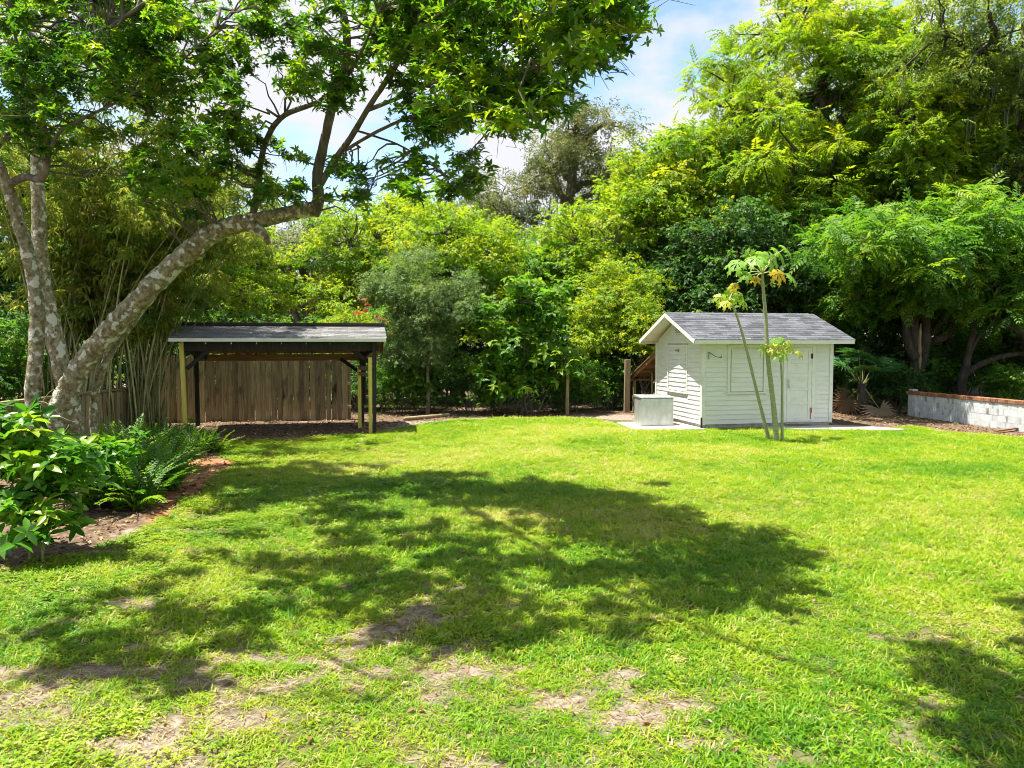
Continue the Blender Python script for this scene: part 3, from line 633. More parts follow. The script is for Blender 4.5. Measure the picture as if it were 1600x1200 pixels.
P_('knee_brace', (CL - .3, 2.40, 1.35), (CL - .8, 2.40, 1.72), .05, .09, 'darkwood'); P_('side_beam', (CL, .1, 2.02), (CL - .22, 2.4, 1.78), .05, .14, 'darkwood'); P_('side_beam', (-.02, .1, 2.02), (.03, 2.4, 1.78), .05, .14, 'darkwood')
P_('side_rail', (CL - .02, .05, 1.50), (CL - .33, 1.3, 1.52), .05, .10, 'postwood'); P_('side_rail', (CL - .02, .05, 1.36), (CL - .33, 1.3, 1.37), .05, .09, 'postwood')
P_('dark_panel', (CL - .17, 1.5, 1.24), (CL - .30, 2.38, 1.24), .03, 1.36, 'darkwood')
nr = 9
for k in range(nr):
    xx = -.1 + (CL + .2) * k / (nr - 1)
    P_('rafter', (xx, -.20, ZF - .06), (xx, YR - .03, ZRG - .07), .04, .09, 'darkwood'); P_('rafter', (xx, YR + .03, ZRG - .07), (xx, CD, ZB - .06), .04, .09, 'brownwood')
    boxo('rafter_tie', (xx - .014, .04, 2.11), (xx + .014, .045, 2.16), M['steel'], cp, 0)
X0c, X1c = -.26, CL + .28
def roofplane(nm, y0, z0, y1, z1, th, m):
    q = MB(); q.add([(X0c, y0, z0), (X1c, y0, z0), (X1c, y1, z1), (X0c, y1, z1), (X0c, y0, z0 + th), (X1c, y0, z0 + th), (X1c, y1, z1 + th), (X0c, y1, z1 + th)], np.array([(3, 2, 1, 0), (4, 5, 6, 7), (0, 1, 5, 4), (1, 2, 6, 5), (2, 3, 7, 6), (3, 0, 4, 7)]))
    return q.build(nm, M[m], cp)
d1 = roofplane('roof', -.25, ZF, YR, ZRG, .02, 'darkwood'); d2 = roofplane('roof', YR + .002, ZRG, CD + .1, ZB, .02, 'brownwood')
for dk, ya, za, yb, zb in ((d1, -.28, ZF + .01, YR, ZRG + .02), (d2, CD + .12, ZB + .01, YR, ZRG + .02)):
    run = abs(yb - ya); sl = math.atan2(zb - za, run); LN = run / math.cos(sl); sg = 1 if yb > ya else -1
    sh = MB(); sh.box((0, 0, 0), (.302, .2, .008)); pr = None
    for c in range(int(LN / .15) + 1):
        s0 = c * .15; xk = X0c - (c % 2) * .155
        while xk < X1c:
            x0, x1 = max(xk, X0c - .02), min(xk + .308, X1c + .02); xk += .308
            if x1 - x0 < .04: continue
            loc = Vector((x0 if sg == 1 else x1, ya + sg * math.cos(sl) * s0, za + math.sin(sl) * s0 + .018 + random.uniform(0, .004))); rot = (sl - .045, 0, 0 if sg == 1 else math.pi); sc_ = ((x1 - x0) / .308, min(1, (LN - s0) / .2 + .02), 1)
            if pr is None: pr = sh.build('shingle', M['shingle_c'], dk); pr.location = loc; pr.rotation_euler = rot; pr.scale = sc_
            else: inst(pr, dk, loc, rot, sc_)
boxo('fascia', (X0c - .005, -.285, ZF - .055), (X1c + .005, -.262, ZF + .022), M['trim'], cp, .003)
P_('ridge_cap', (X0c - .02, YR, ZRG + .075), (X1c + .02, YR, ZRG + .075), .26, .07, 'darkwood')
for xe in (X0c - .012, X1c + .012): P_('rake_board', (xe, -.25, ZF - .02), (xe, YR, ZRG - .02), .02, .09, 'darkwood'); P_('rake_board', (xe, YR, ZRG - .02), (xe, CD, ZB - .02), .02, .09, 'darkwood')

# ------------------------------------------------------------------ white block wall with brick cap
WA, WB = G(1427, 650), G(1600, 673); wdir = (WB - WA).normalized(); WLn = 8.4; wang = math.atan2(wdir.y, wdir.x)
bwall = empty('block_wall', WA, wang, 'stained white painted block wall with a brick cap at the lawn edge', 'wall')
mb = MB(); mb.box((.01, -.187, -.1), (WLn - .01, -.0015, .64)); mb.build('core', M['block'], bwall)
bk = MB(); bk.box((0, 0, 0), (.394, .19, .154)); bp = None
for c in range(5):
    xk = -(c % 2) * .2
    while xk < WLn:
        x0, x1 = max(0, xk), min(WLn, xk + .4); xk += .4
        if x1 - x0 < .05: continue
        loc = (x0, -.19 + random.uniform(-.002, .002), -.155 + c * .16)
        if bp is None: bp = bevel(bk.build('block', M['block'], bwall), .002); bp.location = loc; bp.scale = ((x1 - x0) / .4, 1, 1)
        else: inst(bp, bwall, loc, (0, 0, 0), ((x1 - x0) / .4, 1, 1))
ck = MB(); ck.box((0, 0, 0), (.066, .25, .085)); cpz = None; ncap = int(WLn / .075)
for k in range(ncap + 2):
    loc = (-.06 + k * .075, -.215 + random.uniform(-.006, .006), .648 + random.uniform(0, .006)); rot = (0, 0, random.uniform(-.03, .03))
    if cpz is None: cpz = bevel(ck.build('brick', M['brick'], bwall), .004); cpz.location = loc
    else: inst(cpz, bwall, loc, rot)
mb = MB(); mb.box((-.05, -.205, .642), (WLn, .022, .715)); mb.build('mortar_bed', M['mortar'], bwall)
boxo('loose_stone', (.0, -.2, .742), (.22, -.03, .80), M['concrete'], bwall, .02)

# ------------------------------------------------------------------ hero tree with lichened leaning trunk
HB = G(78, 742); hero = empty('lichened_tree', HB, 0, 'leaning broadleaf tree with pale lichened trunk arching over the lawn', 'tree')
def hp(lst): return np.array([tuple(W(*p) - HB) for p in lst])
def smooth(P, k=5):
    P = np.asarray(P, float); n = len(P); s = np.linspace(0, n - 1, (n - 1) * k + 1); out_ = []
    for q in s:
        i = min(int(q), n - 2); f = q - i; p0, p1, p2, p3 = P[max(i - 1, 0)], P[i], P[i + 1], P[min(i + 2, n - 1)]
        out_.append(.5 * ((2 * p1) + (-p0 + p2) * f + (2 * p0 - 5 * p1 + 4 * p2 - p3) * f * f + (-p0 + 3 * p1 - 3 * p2 + p3) * f ** 3))
    return np.array(out_)
D0 = HB.y
limbpts = []
def htube(name, px, r0, r1, seg=12, k=5, mat='bark_lichen', rough=.07, keep=True, cap=True):
    P = smooth(hp(px), k); rad = np.interp(np.linspace(0, 1, len(P)), np.linspace(0, 1, len(r0)) if hasattr(r0, '__len__') else [0, 1], r0 if hasattr(r0, '__len__') else [r0, r1])
    rad = rad * {'trunk': .70, 'stem': .62}.get(name, .60)
    P[1:-1] += rng.normal(0, 1, P[1:-1].shape) * rad[1:-1, None] * .05
    mb = MB(); mb.tube(P, rad, seg, rough, cap); o = mb.build(name, M[mat], hero, True)
    if keep: limbpts.append(P)
    return P
htube('trunk', [(72, 770, D0), (78, 735, D0), (80, 690, D0), (95, 640, D0), (125, 575, D0), (180, 508, D0 - .1), (245, 440, D0 - .2), (305, 385, D0 - .3), (350, 356, D0 - .35), (400, 345, D0 - .4), (450, 334, D0 - .45), (492, 326, D0 - .5)],
      [.44, .36, .32, .27, .24, .23, .225, .215, .20, .175, .16, .155], 0, 22, 11)
htube('limb', [(489, 336, D0 - .5), (497, 312, D0 - .5), (497, 270, D0 - .5), (508, 215, D0 - .6), (520, 165, D0 - .7), (538, 112, D0 - .9), (542, 60, D0 - 1.1), (532, 0, D0 - 1.3), (520, -90, D0 - 1.5), (540, -200, D0 - 1.6)],
      [.16, .155, .135, .115, .11, .105, .095, .085, .07, .03], 0, 12, 5, 'bark')
htube('limb', [(500, 290, D0 - .5), (520, 255, D0 - .7), (548, 215, D0 - 1.0), (575, 170, D0 - 1.4), (610, 118, D0 - 1.9), (640, 70, D0 - 2.4), (690, 20, D0 - 3.0), (760, -30, D0 - 3.6)], [.085, .08, .072, .065, .055, .045, .035, .02], 0, 9, 5, 'bark')
htube('limb', [(395, 335, D0 - .4), (402, 300, D0 - .4), (408, 250, D0 - .5), (420, 210, D0 - .6), (445, 180, D0 - .8), (495, 160, D0 - 1.0), (528, 135, D0 - 1.3), (560, 90, D0 - 1.7), (590, 20, D0 - 2.2)], [.09, .085, .075, .07, .065, .06, .05, .04, .02], 0, 9, 5, 'bark')
htube('limb', [(575, 172, D0 - 1.4), (630, 150, D0 - 1.9), (690, 125, D0 - 2.6), (760, 128, D0 - 3.2), (830, 110, D0 - 3.8), (900, 60, D0 - 4.3), (960, 30, D0 - 4.6)], [.05, .045, .04, .033, .026, .018, .01], 0, 7, 5, 'bark')
htube('limb', [(540, 235, D0 - .9), (590, 205, D0 - 1.3), (650, 180, D0 - 1.8), (710, 165, D0 - 2.4), (780, 160, D0 - 3.0), (850, 170, D0 - 3.5)], [.045, .04, .034, .028, .02, .01], 0, 7, 5, 'bark')
htube('limb', [(560, 205, D0 - 1.0), (620, 225, D0 - 1.3), (670, 255, D0 - 1.6), (720, 290, D0 - 1.9)], [.03, .026, .018, .008], 0, 6, 5, 'bark')
htube('broken_limb', [(340, 352, D0 - .35), (385, 352, D0 - .45), (408, 362, D0 - .5), (420, 381, D0 - .52)], [.14, .17, .13, .05], 0, 12, 6, 'bark_lichen', .12, False)
htube('stem', [(70, 745, D0 + .05), (58, 680, D0), (52, 620, D0), (57, 545, D0), (57, 470, D0), (46, 405, D0), (30, 350, D0), (14, 300, D0 - .1), (-10, 240, D0 - .2), (-40, 150, D0 - .3), (-60, 20, D0 - .4)], [.26, .21, .19, .18, .175, .165, .155, .145, .13, .11, .07], 0, 13, 5)
htube('limb', [(18, 285, D0 - .1), (40, 277, D0 - .2), (66, 278, D0 - .4), (74, 245, D0 - .5), (70, 205, D0 - .6), (55, 160, D0 - .7), (40, 125, D0 - .8), (20, 40, D0 - .9)], [.10, .10, .095, .085, .075, .07, .06, .03], 0, 9, 5, 'bark')
htube('limb', [(72, 245, D0 - .5), (95, 205, D0 - .6), (120, 190, D0 - .8), (200, 150, D0 - 1.0), (290, 90, D0 - 1.4), (360, 20, D0 - 1.8)], [.05, .045, .04, .032, .022, .01], 0, 7, 5, 'bark')
htube('limb', [(-10, 240, D0 - .2), (60, 140, D0 - .8), (150, 60, D0 - 1.6), (260, -20, D0 - 2.4), (380, -120, D0 - 3)], [.07, .06, .05, .04, .02], 0, 8, 5, 'bark')
def wtube(pts, r0, r1):
    P = smooth(np.array([tuple(Vector(p) - HB) for p in pts]), 6); mb = MB(); mb.tube(P, np.linspace(r0, r1, len(P)), 8, .06); mb.build('limb', M['bark'], hero, True); limbpts.append(P)
top_ = tuple(W(532, -60, D0 - 1.4))
wtube([top_, (-3.0, 9.8, 7.6), (-2.4, 8.4, 7.8), (-1.6, 6.8, 7.2), (-.6, 5.4, 6.6), (.6, 4.2, 6.2), (1.8, 3.2, 6.0)], .055, .015)
wtube([(-2.4, 8.4, 7.8), (-3.4, 7.0, 7.6), (-4.4, 5.6, 7.0), (-5.2, 4.6, 6.6)], .035, .012)
wtube([(-1.6, 6.8, 7.2), (-2.4, 5.6, 6.8), (-2.8, 4.4, 6.4)], .03, .01)
wtube([(-2.4, 8.4, 7.8), (-1.2, 8.2, 7.3), (-.2, 7.4, 6.8), (.6, 6.6, 6.4)], .03, .01)
wtube([(-3.0, 9.8, 7.6), (-4.6, 9.4, 8.0), (-6.2, 8.6, 7.8), (-7.2, 7.4, 7.2)], .04, .012)
wtube([(.6, 4.2, 6.2), (1.6, 4.6, 6.0), (2.6, 4.4, 5.9)], .02, .01)
# sinuous second stem under the leaning trunk
htube('stem', [(145, 728, D0 + .5), (150, 690, D0 + .5), (146, 650, D0 + .5), (152, 600, D0 + .4), (168, 560, D0 + .3), (210, 500, D0 + .2), (262, 435, D0 + .1), (318, 398, D0 - .1)], [.15, .12, .10, .10, .095, .085, .075, .06], 0, 10, 5)
# leaf clusters, read from the outline of the canopy, at distances along the limbs
def sample_poly(poly, n):
    poly = np.array(poly, float); lo, hi = poly.min(0), poly.max(0); out_ = []
    while len(out_) < n:
        q = rng.uniform(lo, hi)
        if inside(np.array([q[0]]), np.array([q[1]]), poly)[0]: out_.append(q)
    return out_
def dpt(px): return float(np.interp(px, [0, 350, 520, 700, 980], [D0 - .6, D0 - .6, D0 - .9, D0 - 2.3, D0 - 4.7]))
cl = []
for poly, n, sd, rr_ in (([(620, -40), (985, -40), (985, 70), (935, 95), (890, 150), (880, 195), (830, 225), (770, 215), (700, 235), (650, 190), (610, 120)], 115, .7, (.28, .44)),
                    ([(560, -20), (700, -20), (700, 130), (600, 140)], 24, .7, (.26, .40)),
                    ([(580, 250), (700, 235), (790, 250), (770, 300), (700, 320), (600, 300)], 24, .5, (.16, .28)),
                    ([(400, -40), (560, -40), (560, 120), (540, 170), (410, 140)], 34, .8, (.26, .40)), ([(380, 190), (480, 240), (470, 320), (390, 320), (370, 250)], 26, .5, (.12, .22)),
                    ([(505, 240), (580, 250), (575, 330), (515, 330)], 20, .4, (.12, .22)),
                    ([(-60, -40), (400, -40), (390, 150), (350, 300), (230, 320), (130, 240), (-40, 230)], 150, .9, (.28, .46)),
                    ([(200, 280), (340, 290), (300, 350), (220, 340)], 12, .4, (.2, .3))):
    for q in sample_poly(poly, n):
        d = dpt(q[0]) + rng.normal(0, sd); p_ = W(q[0], q[1], d); cl.append((*(p_ - HB), rng.uniform(*rr_)))
# the crown goes on above the picture: its limbs stand where their shade falls on the lawn
for poly, n, rr_ in (([(470, 820), (600, 770), (760, 750), (900, 765), (1010, 805), (1110, 845), (1190, 890), (1140, 950), (1000, 990), (820, 1010), (600, 1000), (500, 940)], 105, (.24, .44)),
                     ([(170, 905), (300, 830), (480, 830), (500, 960), (300, 1080), (60, 1060), (40, 985)], 44, (.16, .36)),
                     ([(200, 760), (420, 720), (620, 740), (480, 800), (330, 800)], 16, (.2, .4)),
                     ([(1450, 980), (1600, 935), (1900, 960), (1800, 1230), (1520, 1230)], 30, (.25, .42))):
    for q in sample_poly(poly, n):
        g_ = G(q[0], q[1]); zc = rng.uniform(5.0, 6.6)
        for it in range(40):
            p_ = g_ + SUN * (zc / SUN.z)
            if p_.y < .5 or p_.z > CH + (HOR + 70) / F * p_.y: break
            zc += .15
        cl.append((*(p_ - HB), rng.uniform(*rr_)))
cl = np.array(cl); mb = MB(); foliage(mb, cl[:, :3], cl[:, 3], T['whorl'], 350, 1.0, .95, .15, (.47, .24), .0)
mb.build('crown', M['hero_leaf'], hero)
LP = np.vstack(limbpts); mb = MB()
for c in cl:
    dd = np.linalg.norm(LP - c[:3], axis=1) + .3 * np.maximum(0, LP[:, 2] - c[2]); a = LP[int(np.argmin(dd))]
    Pq = curve(a, c[:3], 6, wob=.14, lift=.04); L_ = np.linalg.norm(c[:3] - a)
    mb.tube(Pq, np.linspace(.010 + .008 * min(L_, 2), .004, 6), 5, 0, False)
    for kk in range(4):
        mb.tube(curve(Pq[4], c[:3] + rng.normal(0, c[3] * .5, 3), 4, wob=.2), np.linspace(.006, .002, 4), 4, 0, False)
mb.build('twigs', M['bark'], hero)
# loose vine loops on the trunk
vn = MB()
for cx_, cy_, rx_, ry_, a0_, a1_ in ((62, 660, 34, 30, .3, 4.6), (88, 645, 26, 34, 1.6, 5.6), (118, 650, 30, 6, 2.6, 5.9), (70, 690, 22, 14, 2.4, 5.4)):
    vn.tube(np.array([tuple(W(cx_ + rx_ * math.cos(t_), cy_ - ry_ * math.sin(t_) + 3 * math.sin(3 * t_), D0 - .36 - .06 * math.sin(t_ * 2)) - HB) for t_ in np.linspace(a0_, a1_, 22)]), .007, 5)
vn.build('vine', M['greenstem'], hero, True)
# pale trunk of the second tree behind it
B2 = G(118, 712); t2 = empty('pale_tree', B2, 0, 'pale grey slanting trunk of the tree behind the lichened tree', 'tree')
P2 = smooth(np.array([tuple(W(a, b_, B2.y) - B2) for a, b_ in ((120, 722), (118, 690), (112, 640), (98, 580), (82, 510), (68, 450), (62, 390), (60, 320), (58, 240), (70, 150), (90, 40), (110, -80))]), 5)
mb = MB(); mb.tube(P2, np.interp(np.linspace(0, 1, len(P2)), [0, .1, .5, 1], [.24, .19, .14, .05]), 12, .07); mb.build('trunk', M['bark_lichen'], t2, True)
C2 = np.array([tuple(W(rng.uniform(-150, 330), rng.uniform(-150, 130), B2.y + rng.uniform(-.5, 2.2)) - B2) for k in range(30)])
mb = MB(); limbs(mb, P2, C2, .16, 6, start=.7); mb.build('limbs', M['bark'], t2, True)
mb = MB(); foliage(mb, C2, rng.uniform(.4, .7, 30), T['whorl'], 150, 1.15, .8, .2, (.7, .2), .0); mb.build('crown', M['hero_leaf'], t2)

# ------------------------------------------------------------------ papaya plants beside the shed
def lobe(L, w, az):
    v = np.array([(0, 0, 0), (.35 * L, .28 * w, .02), (.55 * L, .75 * w, -.03), (.62 * L, .32 * w, .0), (.8 * L, .6 * w, -.08), (.82 * L, .2 * w, -.04), (L, 0, -.16), (.82 * L, -.2 * w, -.04), (.8 * L, -.6 * w, -.08), (.62 * L, -.32 * w, 0), (.55 * L, -.75 * w, -.03), (.35 * L, -.28 * w, .02), (.6 * L, 0, .0)])
    f = np.array([(0, 1, 12), (1, 3, 12), (1, 2, 3), (3, 5, 12), (3, 4, 5), (5, 6, 12), (12, 6, 7), (12, 7, 9), (7, 8, 9), (12, 9, 11), (9, 10, 11), (0, 12, 11)])[:, ::-1]
    c, s = math.cos(az), math.sin(az); v = np.stack([v[:, 0] * c - v[:, 1] * s, v[:, 0] * s + v[:, 1] * c, v[:, 2]], 1); r_ = np.linalg.norm(v[:, :2], axis=1); v[:, 2] -= .28 * r_ ** 2
    return v, f
T['papaya'] = join_t([lobe(L_, .30, a) for a, L_ in zip(np.linspace(-2.4, 2.4, 7), (.5, .72, .92, 1.0, .92, .72, .5))])
def papaya(base_px, path, r0, leaves, label):
    b_ = G(*base_px); e = empty('papaya_plant', b_, 0, label, 'papaya plant', 'papaya plants on the lawn')
    P = smooth(np.array([tuple(W(x, y, b_.y) - b_) for x, y in path]), 6); mb = MB(); rd = np.linspace(r0, r0 * .45, len(P)); rd[::2] *= 1.07; mb.tube(P, rd, 9, .03); mb.build('stem', M['stem'], e, True)
    top = P[-1]
    for (px, py, dd, s, tn) in leaves:
        q = np.array(tuple(W(px, py, b_.y + dd) - b_)); dirv = q - top
        st = MB(); st.tube(curve(top - np.array([0, 0, .03 * random.random()]), q, 6, wob=.02, lift=.10), np.linspace(.013, .008, 6), 5); lf_ = st.build('leaf_stalk', M['papaya_stalk'], e, True)
        h = np.array([dirv[0], dirv[1], -.35 - .5 * (tn > .8)]) + rng.normal(0, .08, 3); lm = MB(); lm.scatter(T['papaya'], q[None], h[None], (np.array([0, -.6, 1.0]) + dirv * .3 + rng.normal(0, .12, 3))[None], np.array([s]), np.array([tn])); lm.build('leaf', M['papaya_leaf'], lf_)
    return e
M['papaya_stalk'] = surf('papaya_stalk', [(.3, (.34, .40, .14)), (.7, (.5, .5, .22))], rough=.6, bump=0)
papaya((1212, 689), [(1213, 692), (1211, 660), (1207, 620), (1201, 570), (1198, 530), (1196, 490), (1193, 455), (1191, 427)], .062,
       [(1152, 411, -.1, .36, .25), (1171, 398, .25, .36, .2), (1181, 403, -.4, .38, .2), (1203, 401, -.2, .38, .2), (1216, 393, .3, .38, .15), (1166, 428, -.2, .28, .25), (1147, 446, -.1, .20, .95), (1181, 435, -.3, .18, .9), (1216, 427, -.3, .30, .93), (1236, 432, .1, .30, .3), (1192, 397, .5, .34, .3), (1228, 388, .2, .32, .25)], 'tallest papaya plant, broad palmate leaves above the shed roof')
papaya((1199, 687), [(1202, 689), (1192, 650), (1182, 610), (1170, 560), (1158, 515), (1148, 485), (1140, 468)], .040,
       [(1126, 464, -.1, .26, .55), (1134, 473, -.25, .22, .7), (1145, 456, .1, .34, .3), (1155, 462, -.1, .26, .4), (1161, 472, .0, .22, .5), (1136, 455, .25, .30, .35)], 'leaning slender papaya stem with a small leaf tuft before the shed roof')
papaya((1222, 689), [(1222, 691), (1222, 650), (1222, 610), (1221, 580), (1219, 560)], .034,
       [(1198, 541, -.1, .26, .45), (1208, 536, .2, .32, .3), (1216, 543, -.3, .32, .75), (1226, 534, .2, .32, .3), (1235, 537, -.1, .26, .6), (1219, 552, -.4, .26, .35), (1249, 551, -.1, .18, .6)], 'shortest papaya plant, its leaves hanging before the shed door')

# ------------------------------------------------------------------ trees behind the yard
def gp(px, d): return Vector(((px - 800) / F * d, d, 0))
zz = lambda py, d: CH + (HOR - py) / F * d
GRP = 'trees behind the yard'
tall = tree('pinnate_tree', 'tall yellow green tree with feathery tiers and forked dark trunk behind the shed', 'tree', gp(1295, 30),
    [(0, 0, -.2), (.1, 0, 3), (.3, 0, 6), (.1, 0, 8.5), (-.3, 0, 10.2), (-.6, 0, 12), (-.4, 0, 14)], .42,
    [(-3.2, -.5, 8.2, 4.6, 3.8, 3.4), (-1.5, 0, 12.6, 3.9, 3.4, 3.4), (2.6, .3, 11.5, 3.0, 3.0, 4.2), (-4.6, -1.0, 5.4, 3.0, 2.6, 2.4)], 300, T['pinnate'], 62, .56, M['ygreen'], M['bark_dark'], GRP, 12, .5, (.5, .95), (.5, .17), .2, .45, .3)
lowc = tree('pinnate_tree', 'low spreading feathery tree leaning over the block wall', 'tree', gp(1440, 24.5),
    [(0, 0, -.2), (-.25, 0, 1.2), (-.1, 0, 2.4), (.2, 0, 3.6), (.4, 0, 5)], .30,
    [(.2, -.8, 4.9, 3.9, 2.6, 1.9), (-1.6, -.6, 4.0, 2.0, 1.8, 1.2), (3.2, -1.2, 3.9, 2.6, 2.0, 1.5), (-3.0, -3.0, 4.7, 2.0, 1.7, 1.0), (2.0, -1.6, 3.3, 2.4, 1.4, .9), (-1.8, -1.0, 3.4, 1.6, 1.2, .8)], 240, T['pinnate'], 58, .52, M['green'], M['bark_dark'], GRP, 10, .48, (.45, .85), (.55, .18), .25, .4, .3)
oak = tree('live_oak', 'thin olive oak hung with grey moss against the sky', 'tree', gp(885, 38),
    [(0, 0, -.2), (.2, 0, 4), (0, 0, 8), (.3, 0, 11), (.5, 0, 13.5)], .40,
    [(.5, 0, 11.0, 3.4, 3, 3.0), (3.4, 0, 9.6, 2.8, 2.6, 2.2), (-2.6, 0, 8.6, 2.6, 2.4, 2.2)], 85, T['fine'], 46, .75, M['olive'], M['bark'], GRP, 11, .55, (.6, 1.0), (.5, .2), .3, .3, .35, 40)
round_ = tree('broadleaf_tree', 'rounded bright green tree filling the middle behind the golden shrub', 'tree', gp(985, 29),
    [(0, 0, -.2), (.1, 0, 2), (-.1, 0, 4), (.2, 0, 6), (.2, 0, 8)], .30,
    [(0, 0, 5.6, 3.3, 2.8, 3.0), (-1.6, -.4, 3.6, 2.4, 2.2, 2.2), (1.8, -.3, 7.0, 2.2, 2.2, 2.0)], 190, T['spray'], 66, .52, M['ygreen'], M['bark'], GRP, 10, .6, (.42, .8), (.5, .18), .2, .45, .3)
dense = tree('broadleaf_tree', 'dense dark leaved tree directly behind the shed roof', 'tree', gp(1180, 26),
    [(0, 0, -.2), (.2, 0, 2), (.1, 0, 4), (.4, 0, 6)], .28,
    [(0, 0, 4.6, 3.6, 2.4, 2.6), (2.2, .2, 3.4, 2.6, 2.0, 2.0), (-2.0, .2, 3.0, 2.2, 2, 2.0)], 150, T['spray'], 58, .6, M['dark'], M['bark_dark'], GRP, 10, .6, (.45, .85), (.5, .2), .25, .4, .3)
palet = tree('live_oak', 'pale distant oak hung with moss above the carport roof', 'tree', gp(485, 40),
    [(0, 0, -.2), (.1, 0, 3), (-.3, 0, 6), (.2, 0, 9)], .42,
    [(0, 0, 7.0, 3.6, 3, 2.6), (-3.0, 0, 5.2, 2.6, 2.4, 2.2), (2.4, 0, 4.8, 2.6, 2.4, 2.2)], 85, T['fine'], 44, .85, M['pale'], M['bark'], GRP, 10, .65, (.65, 1.1), (.5, .2), .3, .3, .35, 50)
place(tall, gp(1590, 34), 2.1, 1.0, 'second tall feathery tree beyond the block wall, taller than its neighbours', group=GRP)
place(tall, gp(1480, 42), 4.0, 1.12, 'far tall feathery tree seen between the two nearer ones', group=GRP)
place(lowc, gp(1640, 22.5), 2.7, .95, 'low feathery tree overhanging the far end of the block wall', group=GRP)
place(tall, gp(1475, 28.0), 3.3, .76, 'middle height feathery tree standing before the tall mossy tree', group=GRP)
place(lowc, gp(1290, 27.5), 1.2, 1.0, 'low feathery tree rising just right of the shed ridge', group=GRP)
place(lowc, gp(835, 29.5), 3.6, .95, 'bright feathery young tree above the large-leaved bush', group=GRP)
place(round_, gp(715, 27.5), 2.2, .86, 'rounded yellow green tree above the grey-green small tree', group=GRP)
place(round_, gp(1075, 31), 4.1, 1.15, 'taller rounded tree at the left flank of the feathery tree', group=GRP)
place(round_, gp(600, 38), 1.0, 1.15, 'small rounded tree far beyond the bougainvillea', group=GRP)
place(round_, gp(380, 33), 5.0, .85, 'rounded tree beyond the board fence', group=GRP)
place(round_, gp(250, 27), 3.0, .95, 'rounded tree behind the bamboo clump', group=GRP)
place(round_, gp(1390, 29), 2.0, 1.1, 'rounded bright tree behind the fan palms', group=GRP)
place(dense, gp(1060, 27), 3.3, .82, 'dense dark tree behind the lean-to', group=GRP)
place(dense, gp(60, 24), 1.0, 1.2, 'dense dark tree at the end of the low picket fence', group=GRP)
place(round_, gp(1560, 31), 5.2, 1.3, 'rounded bright tree beyond the end of the block wall', group=GRP)
place(palet, gp(610, 58), 1.9, 1.1, 'farthest pale mossy oak beyond the bougainvillea', group=GRP)
place(palet, gp(330, 55), 4.4, 1.2, 'far pale mossy oak beyond the carport ridge', group=GRP)
place(oak, gp(985, 44), 2.0, .95, 'second olive oak, lower and farther than the mossy one', group=GRP)
place(oak, gp(770, 48), 4.0, .85, 'far olive oak mostly hidden by the arching canopy', group=GRP)
# tall mossy tree at the right edge with its dark trunk
mo = tree('live_oak', 'tall small-leaved tree with dark trunk and long grey moss at the block wall', 'tree', gp(1575, 26.5),
    [(0, 0, -.2), (.2, 0, 3), (.1, 0, 7), (.35, 0, 10), (.2, 0, 13)], .40,
    [(.5, -.2, 11.2, 2.6, 2.6, 3.4), (-2.2, -.3, 11.8, 2.2, 2.0, 2.6), (1.2, -.4, 7.6, 2.4, 2.0, 2.2)], 95, T['fine'], 62, .62, M['mossy'], M['bark_dark'], GRP, 10, .6, (.55, .95), (.45, .2), .35, .35, .35, 60)
# leaning trunks in the shade behind the wall
def trunks(name, label, base, paths, rads, mat):
    e = empty(name, base, 0, label, 'tree', 'leaning trunks behind the block wall')
    for P, r_ in zip(paths, rads):
        P = smooth(np.array([tuple(W(*p) - base) for p in P]), 5); mb = MB(); mb.tube(P, np.linspace(r_, r_ * .5, len(P)), 10, .08); mb.build('trunk', M[mat], e, True)
    return e
b1 = gp(1435, 24); trunks('leaning_tree', 'dark forked trunk with a stripped tan scar behind the block wall', b1, [[(1437, 655, 24), (1436, 610, 24), (1432, 570, 24), (1428, 530, 24), (1424, 490, 24), (1415, 455, 24)], [(1434, 580, 24), (1445, 540, 24), (1446, 500, 24), (1430, 470, 23.8)], [(1430, 560, 23.8), (1418, 530, 23.8), (1414, 490, 23.8), (1412, 440, 23.8)]], [.26, .2, .16], 'bark_dark')
b2 = gp(1505, 23.5); trunks('leaning_tree', 'slim slanting trunk crossing the sunlit gap above the block wall', b2, [[(1500, 655, 23.5), (1503, 600, 23.5), (1512, 560, 23.5), (1520, 520, 23.5), (1530, 470, 23.5)], [(1502, 590, 23.6), (1530, 570, 23.6), (1575, 555, 23.6), (1640, 550, 23.6)], [(1510, 570, 23.5), (1524, 535, 23.4), (1548, 505, 23.4)]], [.15, .12, .07], 'bark_dark')
b3 = gp(1478, 25.5); trunks('leaning_tree', 'thin inclined trunk between the forked trunk and the slanting one', b3, [[(1470, 650, 25.5), (1474, 580, 25.5), (1482, 530, 25.5), (1492, 490, 25.5), (1500, 440, 25.5)]], [.16], 'bark_dark')
sc = MB(); sp_ = smooth(np.array([tuple(W(*p) - b1) for p in ((1437, 583, 23.82), (1437, 560, 23.80), (1437, 530, 23.82), (1439, 505, 23.86))]), 5); sc.tube(sp_, np.interp(np.linspace(0, 1, len(sp_)), [0, .3, .8, 1], [.01, .06, .05, .01]), 8, .2); sc.build('bare_wood', M['postwood'], [o for o in bpy.data.objects if o.name == 'leaning_tree'][0], True)

